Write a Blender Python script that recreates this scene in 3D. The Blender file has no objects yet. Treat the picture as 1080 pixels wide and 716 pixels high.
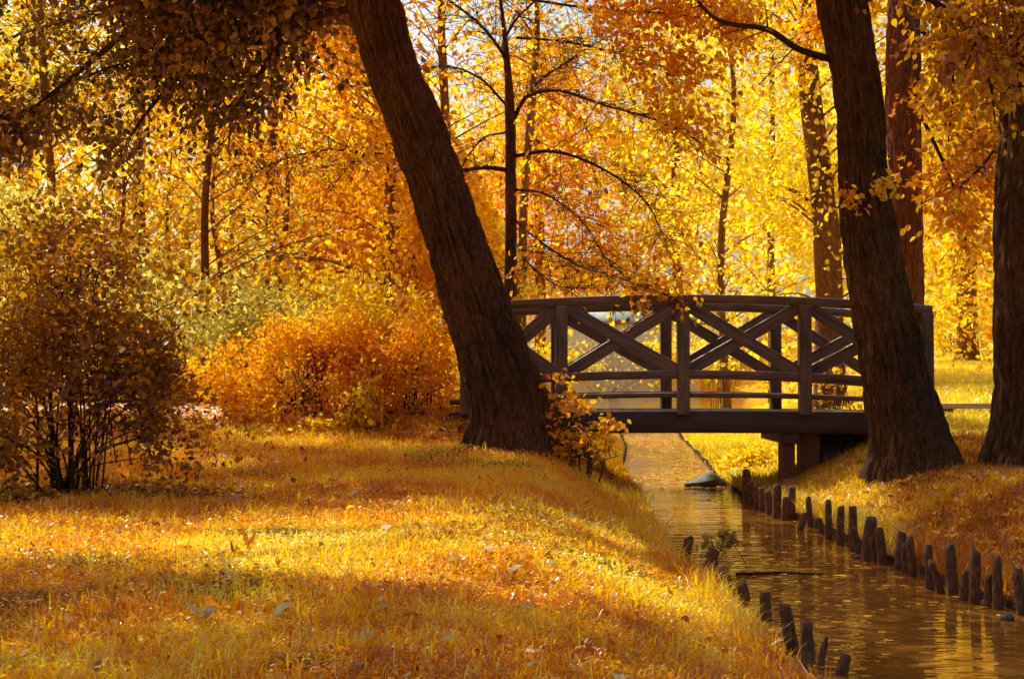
import bpy, bmesh, math
import numpy as np
from mathutils import Vector, Matrix, Quaternion
R = np.random.RandomState(7)
SC = bpy.context.scene
COL = SC.collection
PI = math.pi

# ------------------------------------------------------------------ camera / projection
EYE = 1.15
TILT = math.atan(42 / 1500.0)
CT, ST = math.cos(TILT), math.sin(TILT)
def U(px, py, d):                                  # photo pixel + depth (m along the ground) -> point
    v = (px - 540) / 1500.0; w = (358 - py) / 1500.0
    t = d / (CT - ST * w)
    return np.array([v * t, d, EYE + (ST + CT * w) * t])
def proj(P):
    P = np.asarray(P, float); x, y, z = P[..., 0], P[..., 1], P[..., 2] - EYE
    f = y * CT + z * ST; u = -y * ST + z * CT
    f = np.where(f < 0.05, 0.05, f)
    return 540 + 1500 * x / f, 358 - 1500 * u / f

SUN_AZ, SUN_EL = math.radians(38), math.radians(50)    # azimuth left of the view direction
SV = np.array([-math.sin(SUN_AZ) * math.cos(SUN_EL), math.cos(SUN_AZ) * math.cos(SUN_EL), math.sin(SUN_EL)])

# ------------------------------------------------------------------ noise
def _h(ix, iy, iz):
    n = (ix.astype(np.int64) * 374761393 + iy.astype(np.int64) * 668265263 + iz.astype(np.int64) * 2147483647) & 0xffffffff
    n = ((n ^ (n >> 13)) * 1274126177) & 0xffffffff
    return ((n ^ (n >> 16)) & 0xffff) / 65535.0
def vnoise(x, y, z=0.0):
    x, y, z = np.broadcast_arrays(np.asarray(x, float), np.asarray(y, float), np.asarray(z, float))
    fx, fy, fz = np.floor(x), np.floor(y), np.floor(z)
    tx, ty, tz = x - fx, y - fy, z - fz
    s = lambda t: t * t * (3 - 2 * t)
    tx, ty, tz = s(tx), s(ty), s(tz)
    r = 0
    for dx in (0, 1):
        for dy in (0, 1):
            for dz in (0, 1):
                r = r + _h(fx + dx, fy + dy, fz + dz) * (tx if dx else 1 - tx) * (ty if dy else 1 - ty) * (tz if dz else 1 - tz)
    return r
def sstep(t): t = np.clip(t, 0, 1); return t * t * (3 - 2 * t)

# ------------------------------------------------------------------ terrain
RSTK = [(787, 496, 530, 9), (793, 508, 533, 7), (799, 511, 536, 8), (805, 514, 539, 8), (812, 517, 542, 8), (819, 511, 546, 9), (827, 524, 548, 7), (835, 513, 547, 8), (844, 541, 559, 7), (855, 524, 555, 6), (866, 546, 562, 6), (874, 528, 567, 7), (886, 534, 574, 8), (900, 534, 582, 9), (907, 556, 586, 8), (914, 546, 590, 13), (923, 564, 592, 7), (931, 556, 594, 10), (948, 561, 600, 10), (956, 574, 604, 8), (963, 566, 607, 9), (981, 574, 620, 9), (993, 592, 624, 8), (1005, 574, 627, 12), (1016, 602, 631, 8), (1028, 580, 635, 11), (1041, 606, 639, 8), (1053, 589, 641, 10), (1078, 600, 647, 11)]
LSTK = [(723, 566, 586, 10), (746, 580, 603, 12), (764, 600, 616, 13), (785, 613, 630, 12), (808, 625, 652, 12), (836, 637, 685, 14), (853, 655, 695, 13), (865, 674, 702, 7), (847, 688, 722, 14), (887, 690, 709, 13)]
_D  = [0,   5,    8,    13,   16,   19,  24,  30,  38,  45,  60,  82,  100]
_LE = [1.05,1.12, 1.17, 1.25, 1.35, 1.5, 1.95,2.3, 2.5, 1.5, -2,  -6,  5.0]
_RE = [2.6, 2.50, 2.34, 2.22, 2.3,  2.62,3.0, 3.5, 4.4, 6.5, 11,  16,  5.0]
def _edge(S, D, E, off, sgn):
    q = sorted((EYE * 1500 / (c - 400), (a + sgn * w_ / 2 - 540) / 1500 * EYE * 1500 / (c - 400) + off) for a, b, c, w_ in S if a not in (865, 847, 887)); y0, y1 = q[0][0] - 1, q[-1][0] + 1.5
    q = [(a, b) for a, b in zip(D, E) if a < y0] + q + [(a, b) for a, b in zip(D, E) if a > y1]
    yy = np.arange(0, 100, .25); xx = np.interp(yy, [a for a, b in q], [b for a, b in q]); kk = np.array([1, 2, 3, 2, 1]) / 9.
    return yy, np.r_[xx[:2], np.convolve(xx, kk, 'valid'), xx[-2:]]
_LY, _LX = _edge(LSTK, _D, _LE, -.045, -1); _RY, _RX = _edge(RSTK, _D, _RE, .035, 1)
def ledge(y): return np.interp(y, _LY, _LX) + .03 * (vnoise(y * 1.3, 3.3) - .5)
def redge(y): return np.interp(y, _RY, _RX) + .03 * (vnoise(y * 1.3, 9.1) - .5)
def H(x, y):
    x = np.asarray(x, float); y = np.asarray(y, float)
    sl = ledge(y) - x; sr = x - redge(y)
    L = np.interp(y, [-20, 0, 4.5, 10, 13, 14.2, 15.5, 17, 30, 60, 100, 160, 500], [.1, .12, .2, .37, .55, .76, .83, .86, 1.0, 1.5, 2.2, 4, 14])
    L = L + .05 * (vnoise(x * .7, y * .7) - .5) + .025 * (vnoise(x * 2.3, y * 2.3) - .5)
    zl = .025 + (L - .025) * sstep(sl / 1.15 * np.clip(1.2 - (y - 14) * .02, .3, 1))
    HR = np.interp(y, [-20, 4, 9, 12, 13.5, 15, 16, 40, 60, 160, 500], [.5, .5, .42, .36, .50, .68, .7, 1.8, 2.4, 5, 14])
    SRW = np.interp(y, [0, 10, 14, 16, 40], [1.6, 1.4, 1.7, 3.0, 8])
    zr = .03 + HR * sstep(sr / SRW) + .06 * (vnoise(x * .9, y * .9, 5) - .5)
    z = np.where(sl > 0, zl, np.where(sr > 0, zr, -.25))
    cut = np.minimum(np.abs(sl), np.abs(sr))
    inside = (sl <= 0) & (sr <= 0) & (y < 100)
    z = np.where(inside, -.25, np.where((y >= 100) & (sl <= 0) & (sr <= 0), .5, z))
    return z
def ground(px, py, lo=3.0, hi=80.0):               # photo pixel -> first terrain hit
    d = np.concatenate([np.arange(lo, 20, .02), np.arange(20, hi, .1)])
    p = U(px, py, d) if False else np.stack([*(lambda v, w: ((v * d / (CT - ST * w)), d, EYE + (ST + CT * w) * d / (CT - ST * w)))((px - 540) / 1500.0, (358 - py) / 1500.0)], 1)
    h = H(p[:, 0], p[:, 1]); k = np.argmax(p[:, 2] <= h)
    return np.array([p[k, 0], p[k, 1], h[k]])

# ------------------------------------------------------------------ which ground the sun should reach (leaves above are thinned to open it)
def lit(px, py, wx, wy):
    hn = vnoise(wx * 1.7, wy * 1.1, 2.0)
    yc = np.interp(px, [-200, 0, 200, 350, 450, 600, 700], [566, 568, 571, 577, 577, 600, 618])
    hh = np.interp(px, [-200, 0, 200, 350, 450, 600, 700], [26, 33, 37, 40, 54, 58, 52])
    st = np.interp(px, [0, 420, 480, 640, 720], [1, 1, .85, .75, .6])
    z1 = np.clip((hh - np.abs(py - yc)) / 8, 0, 1) * np.where(px < 430, 1, sstep((hn - .5 + st - .25) / .25))
    yc2 = 486 - (px - 150) * .01
    z2 = np.clip((17 - np.abs(py - yc2)) / 6, 0, 1) * np.interp(px, [110, 150, 270, 330, 560, 620], [0, 1, 1, .55, .5, 0])
    z3 = np.clip((px - 500) / 120, 0, 1) * np.clip((py - 545) / 40, 0, 1) * sstep((hn - .42) / .2) * .65
    z4 = .30 * sstep((hn - .6) / .1)
    l = np.maximum(np.maximum(z1, z2), np.maximum(z3, z4))
    return l
def sun_keep(P):
    """probability that a leaf at P may stay: low when its shadow falls on ground that lies in the sun"""
    P = np.asarray(P, float)
    g = P.copy(); h = .3
    for _ in range(3):
        t = (P[:, 2] - h) / SV[2]
        g = P - SV * t[:, None]; h = H(g[:, 0], g[:, 1])
        h = np.maximum(h, 0)
    px, py = proj(np.stack([g[:, 0], g[:, 1], h], 1))
    left = g[:, 0] < ledge(g[:, 1])
    l = np.where(left & (g[:, 1] < 14) & (g[:, 1] > 2), lit(px, py, g[:, 0], g[:, 1]), 0)
    rl = (~left) & (g[:, 1] > 2.) & (g[:, 1] < 60)
    lr = np.where((px < 935) & (py < 552), .95, np.where(g[:, 1] > 14.5, .72, .08 + .3 * (vnoise(g[:, 0] * 1.7, g[:, 1] * 1.7) > .66)))
    l = np.where(rl, lr, l)
    # things that stand in the sun
    for (c, r, a) in SUNNY:
        q = P - c; s = q @ SV; dd = np.linalg.norm(q - s[:, None] * SV, axis=1)
        l = np.maximum(l, np.where((s > 0) & (dd < r), a, 0))
    return 1 - l
SUNNY = [(U(320, 400, 14.2), 1.2, .9), (U(425, 395, 14.4), 1.0, .85), (U(600, 370, 14.7), .9, .75), (U(700, 370, 14.7), .9, .75), (U(830, 370, 14.7), 1.0, .75),
         (U(620, 440, 12.4), .5, .8), (U(60, 300, 24), 2.6, .78), (U(220, 250, 23), 2.6, .78), (U(330, 150, 26), 2.8, .75), (U(140, 160, 25), 2.6, .7), (U(30, 230, 18.5), 1.6, .75), (U(110, 230, 24), 2., .75), (U(300, 320, 21), 2.2, .7),
         (U(450, 120, 26), 2.6, .6), (U(180, 350, 18), 1.2, .7)]

# ------------------------------------------------------------------ mesh helpers
def mesh_np(name, V, faces, mat, parent=None, attrs=None, smooth=False, loc=None):
    """faces: list of (n,k) int arrays"""
    me = bpy.data.meshes.new(name)
    V = np.asarray(V, np.float32)
    if loc is not None: V = V - np.asarray(loc, np.float32)
    faces = [np.asarray(f, np.int32) for f in faces if len(f)]
    nl = sum(f.size for f in faces); nf = sum(len(f) for f in faces)
    me.vertices.add(len(V)); me.vertices.foreach_set('co', V.ravel())
    me.loops.add(nl); me.polygons.add(nf)
    me.loops.foreach_set('vertex_index', np.concatenate([f.ravel() for f in faces]))
    tot = np.concatenate([np.full(len(f), f.shape[1], np.int32) for f in faces])
    me.polygons.foreach_set('loop_start', np.concatenate([[0], np.cumsum(tot)[:-1]]).astype(np.int32))
    me.polygons.foreach_set('loop_total', tot)
    if smooth: me.polygons.foreach_set('use_smooth', np.ones(nf, bool))
    if attrs:
        for k, a in attrs.items():
            at = me.attributes.new(k, 'FLOAT', 'POINT'); at.data.foreach_set('value', np.asarray(a, np.float32))
    me.update(calc_edges=True); me.validate()
    me.materials.append(mat)
    o = bpy.data.objects.new(name, me); COL.objects.link(o)
    if loc is not None: o.location = Vector([float(c) for c in loc])
    if parent is not None:
        o.parent = parent; wl = parent.location.copy(); q = parent.parent
        while q is not None: wl += q.location; q = q.parent
        o.location = (Vector([float(c) for c in loc]) if loc is not None else Vector((0, 0, 0))) - wl
    return o
def tag(o, label, cat, group=None):
    o['label'] = label; o['category'] = cat
    if group: o['group'] = group
    return o
def thing(name, label, cat, loc, group=None):
    o = bpy.data.objects.new(name, None); COL.objects.link(o); o.location = Vector([float(c) for c in loc])
    o.empty_display_size = .2
    return tag(o, label, cat, group)

def spline(pts, n):
    pts = np.asarray(pts, float); m = len(pts)
    if m == 2: return pts[0] + (pts[1] - pts[0]) * np.linspace(0, 1, n)[:, None]
    q = np.vstack([2 * pts[0] - pts[1], pts, 2 * pts[-1] - pts[-2]])
    t = np.linspace(0, m - 1, n); i = np.minimum(t.astype(int), m - 2); f = (t - i)[:, None]
    p0, p1, p2, p3 = q[i], q[i + 1], q[i + 2], q[i + 3]
    return .5 * (2 * p1 + (p2 - p0) * f + (2 * p0 - 5 * p1 + 4 * p2 - p3) * f ** 2 + (3 * p1 - p0 - 3 * p2 + p3) * f ** 3)

class Geo:
    def __init__(s): s.V = []; s.F = {3: [], 4: []}; s.n = 0
    def add(s, V, *F):
        V = np.asarray(V, float)
        for f in F:
            f = np.asarray(f, int); s.F[f.shape[1]].append(f + s.n)
        s.V.append(V); s.n += len(V)
    def tube(s, pts, rad, seg=6, cap=True, rough=0, seed=0):
        pts = np.asarray(pts, float); n = len(pts); rad = np.broadcast_to(np.asarray(rad, float), (n,))
        T = np.gradient(pts, axis=0); T /= np.linalg.norm(T, axis=1)[:, None] + 1e-9
        ref = np.array([0., 0, 1]) if abs(T[:, 2]).mean() < .75 else np.array([1., 0, 0])
        A = np.cross(T, ref); A /= np.linalg.norm(A, axis=1)[:, None] + 1e-9; B = np.cross(T, A)
        a = np.linspace(0, 2 * PI, seg, endpoint=False)
        rr = rad[:, None] * np.ones(seg)
        if rough:
            rr = rr * (1 + rough * (vnoise(np.cos(a)[None] * 1.5 + seed, np.sin(a)[None] * 1.5, np.arange(n)[:, None] * .6) - .5) * 2)
        V = pts[:, None] + rr[..., None] * (np.cos(a)[None, :, None] * A[:, None] + np.sin(a)[None, :, None] * B[:, None])
        V = V.reshape(-1, 3)
        i = np.arange(n - 1)[:, None] * seg; j = np.arange(seg)[None]; k = (j + 1) % seg
        F = np.stack([i + j, i + k, i + seg + k, i + seg + j], -1).reshape(-1, 4)[:, ::-1]
        if cap:
            V = np.vstack([V, pts[0], pts[-1]]); c0, c1 = n * seg, n * seg + 1
            j = np.arange(seg); k = (j + 1) % seg
            t0 = np.stack([np.full(seg, c0), j, k], 1); t1 = np.stack([np.full(seg, c1), (n - 1) * seg + k, (n - 1) * seg + j], 1)
            s.add(V, F, t0, t1)
        else: s.add(V, F)
    def build(s, name, mat, parent=None, smooth=True, loc=None, attrs=None):
        return mesh_np(name, np.vstack(s.V), [np.vstack(f) for f in s.F.values() if f], mat, parent, attrs, smooth, loc)

def leaf_geo(P, size, cv, shape='diamond', droop=.3, nbias=(0, 0, .35), axis=None, rs=R):
    """one small folded blade per point"""
    n = len(P); P = np.asarray(P, float)
    a = rs.normal(size=(n, 3)) if axis is None else np.asarray(axis, float) + rs.normal(size=(n, 3)) * .45
    a[:, 2] -= droop; a /= np.linalg.norm(a, axis=1)[:, None] + 1e-9
    nn = rs.normal(size=(n, 3)) + np.array(nbias) * 2
    b = np.cross(nn, a); b /= np.linalg.norm(b, axis=1)[:, None] + 1e-9
    c = np.cross(a, b)
    if shape == 'diamond':
        uvw = np.array([[-.5, 0, 0], [-.02, .36, .1], [.5, 0, -.05], [-.02, -.36, .1]]); F = [[[0, 2, 1], [0, 3, 2]], None]
        tri = np.array([[0, 2, 1], [0, 3, 2]]); quad = None
    elif shape == 'oval':
        uvw = np.array([[-.5, 0, 0], [-.22, .30, .08], [.16, .27, .07], [.5, 0, -.10], [.16, -.27, .07], [-.22, -.30, .08]])
        quad = np.array([[0, 3, 2, 1], [0, 5, 4, 3]]); tri = None
    else:                                          # lobed, maple-like
        uvw = np.array([[-.42, 0, 0], [-.34, .26, .05], [-.06, .44, .0], [-.02, .22, .07], [.22, .34, .02], [.2, .12, .05], [.56, 0, -.1],
                        [.2, -.12, .05], [.22, -.34, .02], [-.02, -.22, .07], [-.06, -.44, .0], [-.34, -.26, .05]])
        quad = np.array([[0, 3, 2, 1], [0, 6, 5, 3], [0, 11, 10, 9], [0, 9, 7, 6]]); tri = np.array([[3, 5, 4], [9, 8, 7]])
    k = len(uvw); s = np.asarray(size, float).reshape(-1, 1, 1) * np.ones((n, 1, 1))
    wv = uvw[None] * np.stack([np.ones(n), .8 + .45 * rs.rand(n), rs.normal(1, .9, n)], 1)[:, None]
    V = P[:, None] + s * (wv[..., :1] * a[:, None] + wv[..., 1:2] * b[:, None] + wv[..., 2:] * c[:, None])
    off = (np.arange(n) * k)[:, None, None]
    F = []
    if tri is not None: F.append((off + tri[None]).reshape(-1, 3))
    if quad is not None: F.append((off + quad[None]).reshape(-1, 4))
    return V.reshape(-1, 3), F, np.repeat(cv, k)
def leaves(name, P, size, cv, mat, parent, shape='diamond', **kw):
    V, F, c = leaf_geo(P, size, cv, shape, **kw)
    return mesh_np(name, V, F, mat, parent, {'cv': c})

# ------------------------------------------------------------------ materials
def nt(name):
    m = bpy.data.materials.new(name); m.use_nodes = True; t = m.node_tree; t.nodes.clear()
    out = t.nodes.new('ShaderNodeOutputMaterial')
    def N(kind, **kw):
        n = t.nodes.new('ShaderNode' + kind)
        for k, v in kw.items():
            if k in n.inputs: n.inputs[k].default_value = v
            else: setattr(n, k, v)
        return n
    L = lambda a, b: t.links.new(a, b)
    return m, t, out, N, L
def ramp(N, stops):
    r = N('ValToRGB'); e = r.color_ramp.elements
    while len(e) < len(stops): e.new(.5)
    for el, (p, c) in zip(e, stops): el.position = p; el.color = (*c, 1)
    return r
def leaf_mat(name, stops, trans=.55, gloss=.03, tboost=1.0, rough=.42):
    m, t, out, N, L = nt(name)
    a = N('Attribute', attribute_name='cv'); r = ramp(N, stops); L(a.outputs['Fac'], r.inputs['Fac'])
    d = N('BsdfDiffuse'); tr = N('BsdfTranslucent'); g = N('BsdfGlossy', Roughness=rough)
    L(r.outputs[0], d.inputs[0])
    hs = N('HueSaturation', Saturation=1.08, Value=tboost); L(r.outputs[0], hs.inputs['Color']); L(hs.outputs[0], tr.inputs[0])
    mx = N('MixShader'); mx.inputs[0].default_value = trans; L(d.outputs[0], mx.inputs[1]); L(tr.outputs[0], mx.inputs[2])
    m2 = N('MixShader'); m2.inputs[0].default_value = gloss; L(mx.outputs[0], m2.inputs[1]); L(g.outputs[0], m2.inputs[2])
    L(m2.outputs[0], out.inputs[0]); return m
ORANGE = leaf_mat('orange leaf', [(0, (.46, .13, .012)), (.35, (.84, .34, .016)), (.7, (.96, .54, .025)), (1, (.97, .74, .06))], trans=.7)
GOLD = leaf_mat('golden leaf', [(0, (.70, .32, .014)), (.3, (.94, .60, .025)), (.65, (.98, .80, .05)), (1, (.98, .90, .18))], trans=.7)
AMBER = leaf_mat('amber leaf', [(0, (.36, .14, .014)), (.4, (.76, .38, .02)), (.75, (.94, .62, .035)), (1, (.96, .80, .09))], trans=.7)
OLIVE = leaf_mat('olive leaf', [(0, (.34, .26, .06)), (.35, (.60, .52, .11)), (.7, (.78, .72, .18)), (1, (.95, .86, .20))], trans=.66)
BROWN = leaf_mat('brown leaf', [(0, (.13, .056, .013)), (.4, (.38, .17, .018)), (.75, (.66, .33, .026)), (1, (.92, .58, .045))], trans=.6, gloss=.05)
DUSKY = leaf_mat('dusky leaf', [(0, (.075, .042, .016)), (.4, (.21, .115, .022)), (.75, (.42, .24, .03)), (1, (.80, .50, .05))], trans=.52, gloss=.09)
FIRE = leaf_mat('fiery orange leaf', [(0, (.58, .16, .008)), (.4, (.93, .42, .016)), (.75, (.97, .60, .028)), (1, (.98, .80, .07))], trans=.64)
LITTER = leaf_mat('fallen leaf', [(0, (.20, .07, .014)), (.3, (.60, .22, .018)), (.6, (.86, .42, .025)), (.85, (.92, .66, .06)), (1, (.60, .60, .38))], trans=.35, gloss=.06)
ROOF = leaf_mat('shade canopy leaf', [(0, (.60, .10, .006)), (1, (.92, .26, .010))], trans=.72, gloss=.02)  # leaf colour reddened so filtered light warms the lawn's shade
PALE = leaf_mat('pale leaf', [(0, (.50, .58, .44)), (.5, (.64, .68, .50)), (1, (.86, .84, .58))], trans=.35, gloss=.12)
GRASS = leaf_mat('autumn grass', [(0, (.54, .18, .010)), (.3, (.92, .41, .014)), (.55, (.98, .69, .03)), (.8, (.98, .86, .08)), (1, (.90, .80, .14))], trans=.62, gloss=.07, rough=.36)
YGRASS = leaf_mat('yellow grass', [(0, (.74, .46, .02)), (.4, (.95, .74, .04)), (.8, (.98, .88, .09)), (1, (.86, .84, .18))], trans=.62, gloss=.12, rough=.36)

def bark_mat(name, dark, light, sc=1.0, bump=.6, tint=None):
    m, t, out, N, L = nt(name)
    tc = N('TexCoord'); mp = N('Mapping'); mp.inputs['Scale'].default_value = (9 * sc, 9 * sc, 2.2 * sc); L(tc.outputs['Object'], mp.inputs[0])
    n1 = N('TexNoise', Scale=2.2, Detail=7, Roughness=.65); L(mp.outputs[0], n1.inputs['Vector'])
    vo = N('TexVoronoi', Scale=2.6, feature='DISTANCE_TO_EDGE'); 
    wa = N('VectorMath', operation='ADD'); L(mp.outputs[0], wa.inputs[0]); L(n1.outputs['Color'], wa.inputs[1]); L(wa.outputs[0], vo.inputs['Vector'])
    n2 = N('TexNoise', Scale=1.3, Detail=3); L(tc.outputs['Object'], n2.inputs['Vector'])
    mul = N('Math', operation='MULTIPLY_ADD'); L(vo.outputs['Distance'], mul.inputs[0]); mul.inputs[1].default_value = 1.2; L(n1.outputs['Fac'], mul.inputs[2])
    r = ramp(N, [(.3, dark), (.85, light)]); L(mul.outputs[0], r.inputs[0])
    mm = N('MixRGB', blend_type='MULTIPLY'); mm.inputs[0].default_value = .7; L(r.outputs[0], mm.inputs[1])
    r2 = ramp(N, [(.28, (.45, .42, .38)), (.5, (1.0, .9, .8)), (.62, (1.35, 1.2, .95)), (.75, (1.0, 1.05, .8))]); L(n2.outputs['Fac'], r2.inputs[0]); L(r2.outputs[0], mm.inputs[2])
    p = N('BsdfPrincipled', Roughness=.9); p.inputs['Specular IOR Level'].default_value = .25; L(mm.outputs[0], p.inputs['Base Color'])
    b = N('Bump', Strength=bump, Distance=.03); L(mul.outputs[0], b.inputs['Height']); L(b.outputs[0], p.inputs['Normal'])
    L(p.outputs[0], out.inputs[0]); return m
BARK = bark_mat('dark bark', (.016, .008, .003), (.18, .094, .036), 1.3, 1.0)
BARK2 = bark_mat('warm bark', (.05, .02, .008), (.27, .12, .045))
BARKF = bark_mat('hazed far bark', (.09, .042, .018), (.30, .15, .06), .6)  # lightened bark tone carries the haze over distant trunks
TWIG = bark_mat('twig bark', (.02, .010, .005), (.08, .036, .015), 2, .3)

def wood_mat(name, dark, light, rough=.7, top_light=0., spec=.5):
    m, t, out, N, L = nt(name)
    tc = N('TexCoord'); mp = N('Mapping'); mp.inputs['Scale'].default_value = (1.3, 16, 16); L(tc.outputs['Object'], mp.inputs[0])
    n1 = N('TexNoise', Scale=2.0, Detail=8, Roughness=.6, Distortion=.4); L(mp.outputs[0], n1.inputs['Vector'])
    n2 = N('TexNoise', Scale=3.0, Detail=4); L(tc.outputs['Object'], n2.inputs['Vector'])
    ad = N('Math', operation='MULTIPLY_ADD'); L(n2.outputs['Fac'], ad.inputs[0]); ad.inputs[1].default_value = .5; L(n1.outputs['Fac'], ad.inputs[2])
    r = ramp(N, [(.45, dark), (1.0, light)]); L(ad.outputs[0], r.inputs[0])
    g = N('NewGeometry'); sp = N('SeparateXYZ'); L(g.outputs['Normal'], sp.inputs[0])
    mr = N('MapRange'); mr.inputs['From Min'].default_value = .35; mr.inputs['From Max'].default_value = .9; L(sp.outputs['Z'], mr.inputs['Value'])
    mb = N('Math', operation='MULTIPLY'); L(mr.outputs[0], mb.inputs[0]); mb.inputs[1].default_value = top_light
    mx = N('MixRGB'); L(mb.outputs[0], mx.inputs[0]); L(r.outputs[0], mx.inputs[1]); mx.inputs[2].default_value = (.50, .42, .33, 1)  # mixes upward faces paler, standing in for sunlight on the timber tops
    p = N('BsdfPrincipled', Roughness=rough); p.inputs['Specular IOR Level'].default_value = spec; L(mx.outputs[0], p.inputs['Base Color'])
    b = N('Bump', Strength=.35, Distance=.006); L(n1.outputs['Fac'], b.inputs['Height']); L(b.outputs[0], p.inputs['Normal'])
    L(p.outputs[0], out.inputs[0]); return m
WOOD = wood_mat('weathered bridge timber', (.020, .010, .005), (.25, .15, .09), .42, .9, .5)
BEAM = wood_mat('dark beam timber', (.030, .016, .010), (.10, .055, .032), .65)
PIERW = wood_mat('russet pier timber', (.09, .03, .012), (.30, .12, .05), .7)
STAKEM = bark_mat('stake wood', (.035, .018, .009), (.30, .16, .08), 2.5, .7)
PLANK = wood_mat('pale plank', (.35, .24, .15), (.62, .46, .30), .6)

def simple(name, col, rough=.8, col2=None, scale=6, bump=.2):
    m, t, out, N, L = nt(name)
    tc = N('TexCoord'); n = N('TexNoise', Scale=scale, Detail=6); L(tc.outputs['Object'], n.inputs['Vector'])
    r = ramp(N, [(.3, col), (.7, col2 or tuple(c * 1.3 for c in col))]); L(n.outputs['Fac'], r.inputs[0])
    p = N('BsdfPrincipled', Roughness=rough); L(r.outputs[0], p.inputs['Base Color'])
    b = N('Bump', Strength=bump, Distance=.02); L(n.outputs['Fac'], b.inputs['Height']); L(b.outputs[0], p.inputs['Normal'])
    L(p.outputs[0], out.inputs[0]); return m
STONE = simple('wet stone', (.035, .024, .016), .55, (.11, .075, .045), 9, .5)
PLASTER = simple('pale plaster', (.80, .82, .84), .85, (.92, .93, .94), 1.2, .1)
ROOFM = simple('grey green roof', (.20, .26, .24), .6, (.30, .36, .34), 3, .2)
GLASSM = simple('dark window pane', (.05, .07, .09), .1, (.09, .11, .13), 1, 0)
FRAMEM = simple('white window frame', (.6, .6, .58), .6)
PATHM = simple('pale sandy path', (.50, .38, .24), .95, (.70, .56, .38), 9, .3)

def ground_mat():
    m, t, out, N, L = nt('autumn ground')
    tc = N('TexCoord'); g = N('NewGeometry')
    n1 = N('TexNoise', Scale=1.1, Detail=5); L(tc.outputs['Object'], n1.inputs['Vector'])
    n2 = N('TexNoise', Scale=42, Detail=6, Roughness=.7); L(tc.outputs['Object'], n2.inputs['Vector'])
    r1 = ramp(N, [(.25, (.30, .11, .012)), (.42, (.66, .29, .016)), (.6, (.84, .47, .022)), (.8, (.86, .60, .05))])
    mix = N('Math', operation='MULTIPLY_ADD'); L(n2.outputs['Fac'], mix.inputs[0]); mix.inputs[1].default_value = .6
    sub = N('Math', operation='MULTIPLY_ADD'); L(n1.outputs['Fac'], sub.inputs[0]); sub.inputs[1].default_value = .6; sub.inputs[2].default_value = -.08
    L(sub.outputs[0], mix.inputs[2]); L(mix.outputs[0], r1.inputs[0])
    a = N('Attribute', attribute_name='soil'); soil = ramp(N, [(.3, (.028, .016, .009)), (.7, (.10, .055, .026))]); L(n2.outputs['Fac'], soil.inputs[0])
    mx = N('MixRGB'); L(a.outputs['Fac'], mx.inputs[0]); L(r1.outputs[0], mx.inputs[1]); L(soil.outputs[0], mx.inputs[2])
    a2 = N('Attribute', attribute_name='far'); mx2 = N('MixRGB'); L(a2.outputs['Fac'], mx2.inputs[0]); L(mx.outputs[0], mx2.inputs[1])
    r3 = ramp(N, [(.3, (.60, .42, .03)), (.7, (.85, .68, .06))]); L(n2.outputs['Fac'], r3.inputs[0]); L(r3.outputs[0], mx2.inputs[2])
    p = N('BsdfPrincipled', Roughness=.95); p.inputs['Specular IOR Level'].default_value = .1; L(mx2.outputs[0], p.inputs['Base Color'])
    b = N('Bump', Strength=.8, Distance=.03); L(n2.outputs['Fac'], b.inputs['Height']); L(b.outputs[0], p.inputs['Normal'])
    L(p.outputs[0], out.inputs[0]); return m
def water_mat():
    m, t, out, N, L = nt('stream water')
    tc = N('TexCoord'); mp = N('Mapping'); mp.inputs['Scale'].default_value = (.75, 3.4, 1); L(tc.outputs['Object'], mp.inputs[0])
    n1 = N('TexNoise', Scale=3.2, Detail=1.5, Roughness=.4, Distortion=.6); L(mp.outputs[0], n1.inputs['Vector'])
    n2 = N('TexNoise', Scale=8, Detail=1, Roughness=.5); L(mp.outputs[0], n2.inputs['Vector'])
    ad = N('Math', operation='MULTIPLY_ADD'); L(n2.outputs['Fac'], ad.inputs[0]); ad.inputs[1].default_value = .14; L(n1.outputs['Fac'], ad.inputs[2])
    p = N('BsdfPrincipled', Roughness=.04, IOR=1.45); p.inputs['Specular IOR Level'].default_value = .8
    n3 = N('TexNoise', Scale=1.3, Detail=4); L(tc.outputs['Object'], n3.inputs['Vector'])
    r = ramp(N, [(.3, (.18, .064, .008)), (.7, (.38, .17, .024))]); L(n3.outputs['Fac'], r.inputs[0]); L(r.outputs[0], p.inputs['Base Color'])
    b = N('Bump', Strength=.14, Distance=.05); L(ad.outputs[0], b.inputs['Height']); L(b.outputs[0], p.inputs['Normal'])
    L(p.outputs[0], out.inputs[0]); return m

# ------------------------------------------------------------------ setting
xs = np.concatenate([[-400, -250, -150, -90, -60, -42, -30, -22, -17, -13], np.arange(-10, -1.5, .16), np.arange(-1.5, 4.0, .045), np.arange(4.0, 9, .12), np.arange(9, 18, .5), [18, 21, 26, 32, 40, 55, 80, 130, 230, 400]])
ys = np.concatenate([[-40, -25, -15, -8, -4, -1, 1], np.arange(2.5, 17, .08), np.arange(17, 32, .25), np.arange(32, 60, .8), np.arange(60, 104, 2.0), [110, 120, 140, 170, 220, 300, 400, 500]])
X, Y = np.meshgrid(xs, ys); Z = H(X, Y)
Z = Z + np.where((Y < 30) & (Z > 0), .02 * (vnoise(X * 9, Y * 9) - .5), 0)
V = np.stack([X, Y, Z], -1).reshape(-1, 3); nx, ny = len(xs), len(ys)
i = (np.arange(ny - 1)[:, None] * nx + np.arange(nx - 1)[None]).ravel()
F = np.stack([i, i + 1, i + 1 + nx, i + nx], 1)
gy, gx = np.gradient(Z, ys, xs); slope = np.hypot(gx, gy)
SHRUB = ground(72, 521)
soil = np.clip((slope - .75) / .8, 0, 1)
soil = np.maximum(soil, sstep(1.6 - np.hypot((X - SHRUB[0]) / 1.15, (Y - SHRUB[1]) / .55)))
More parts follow.
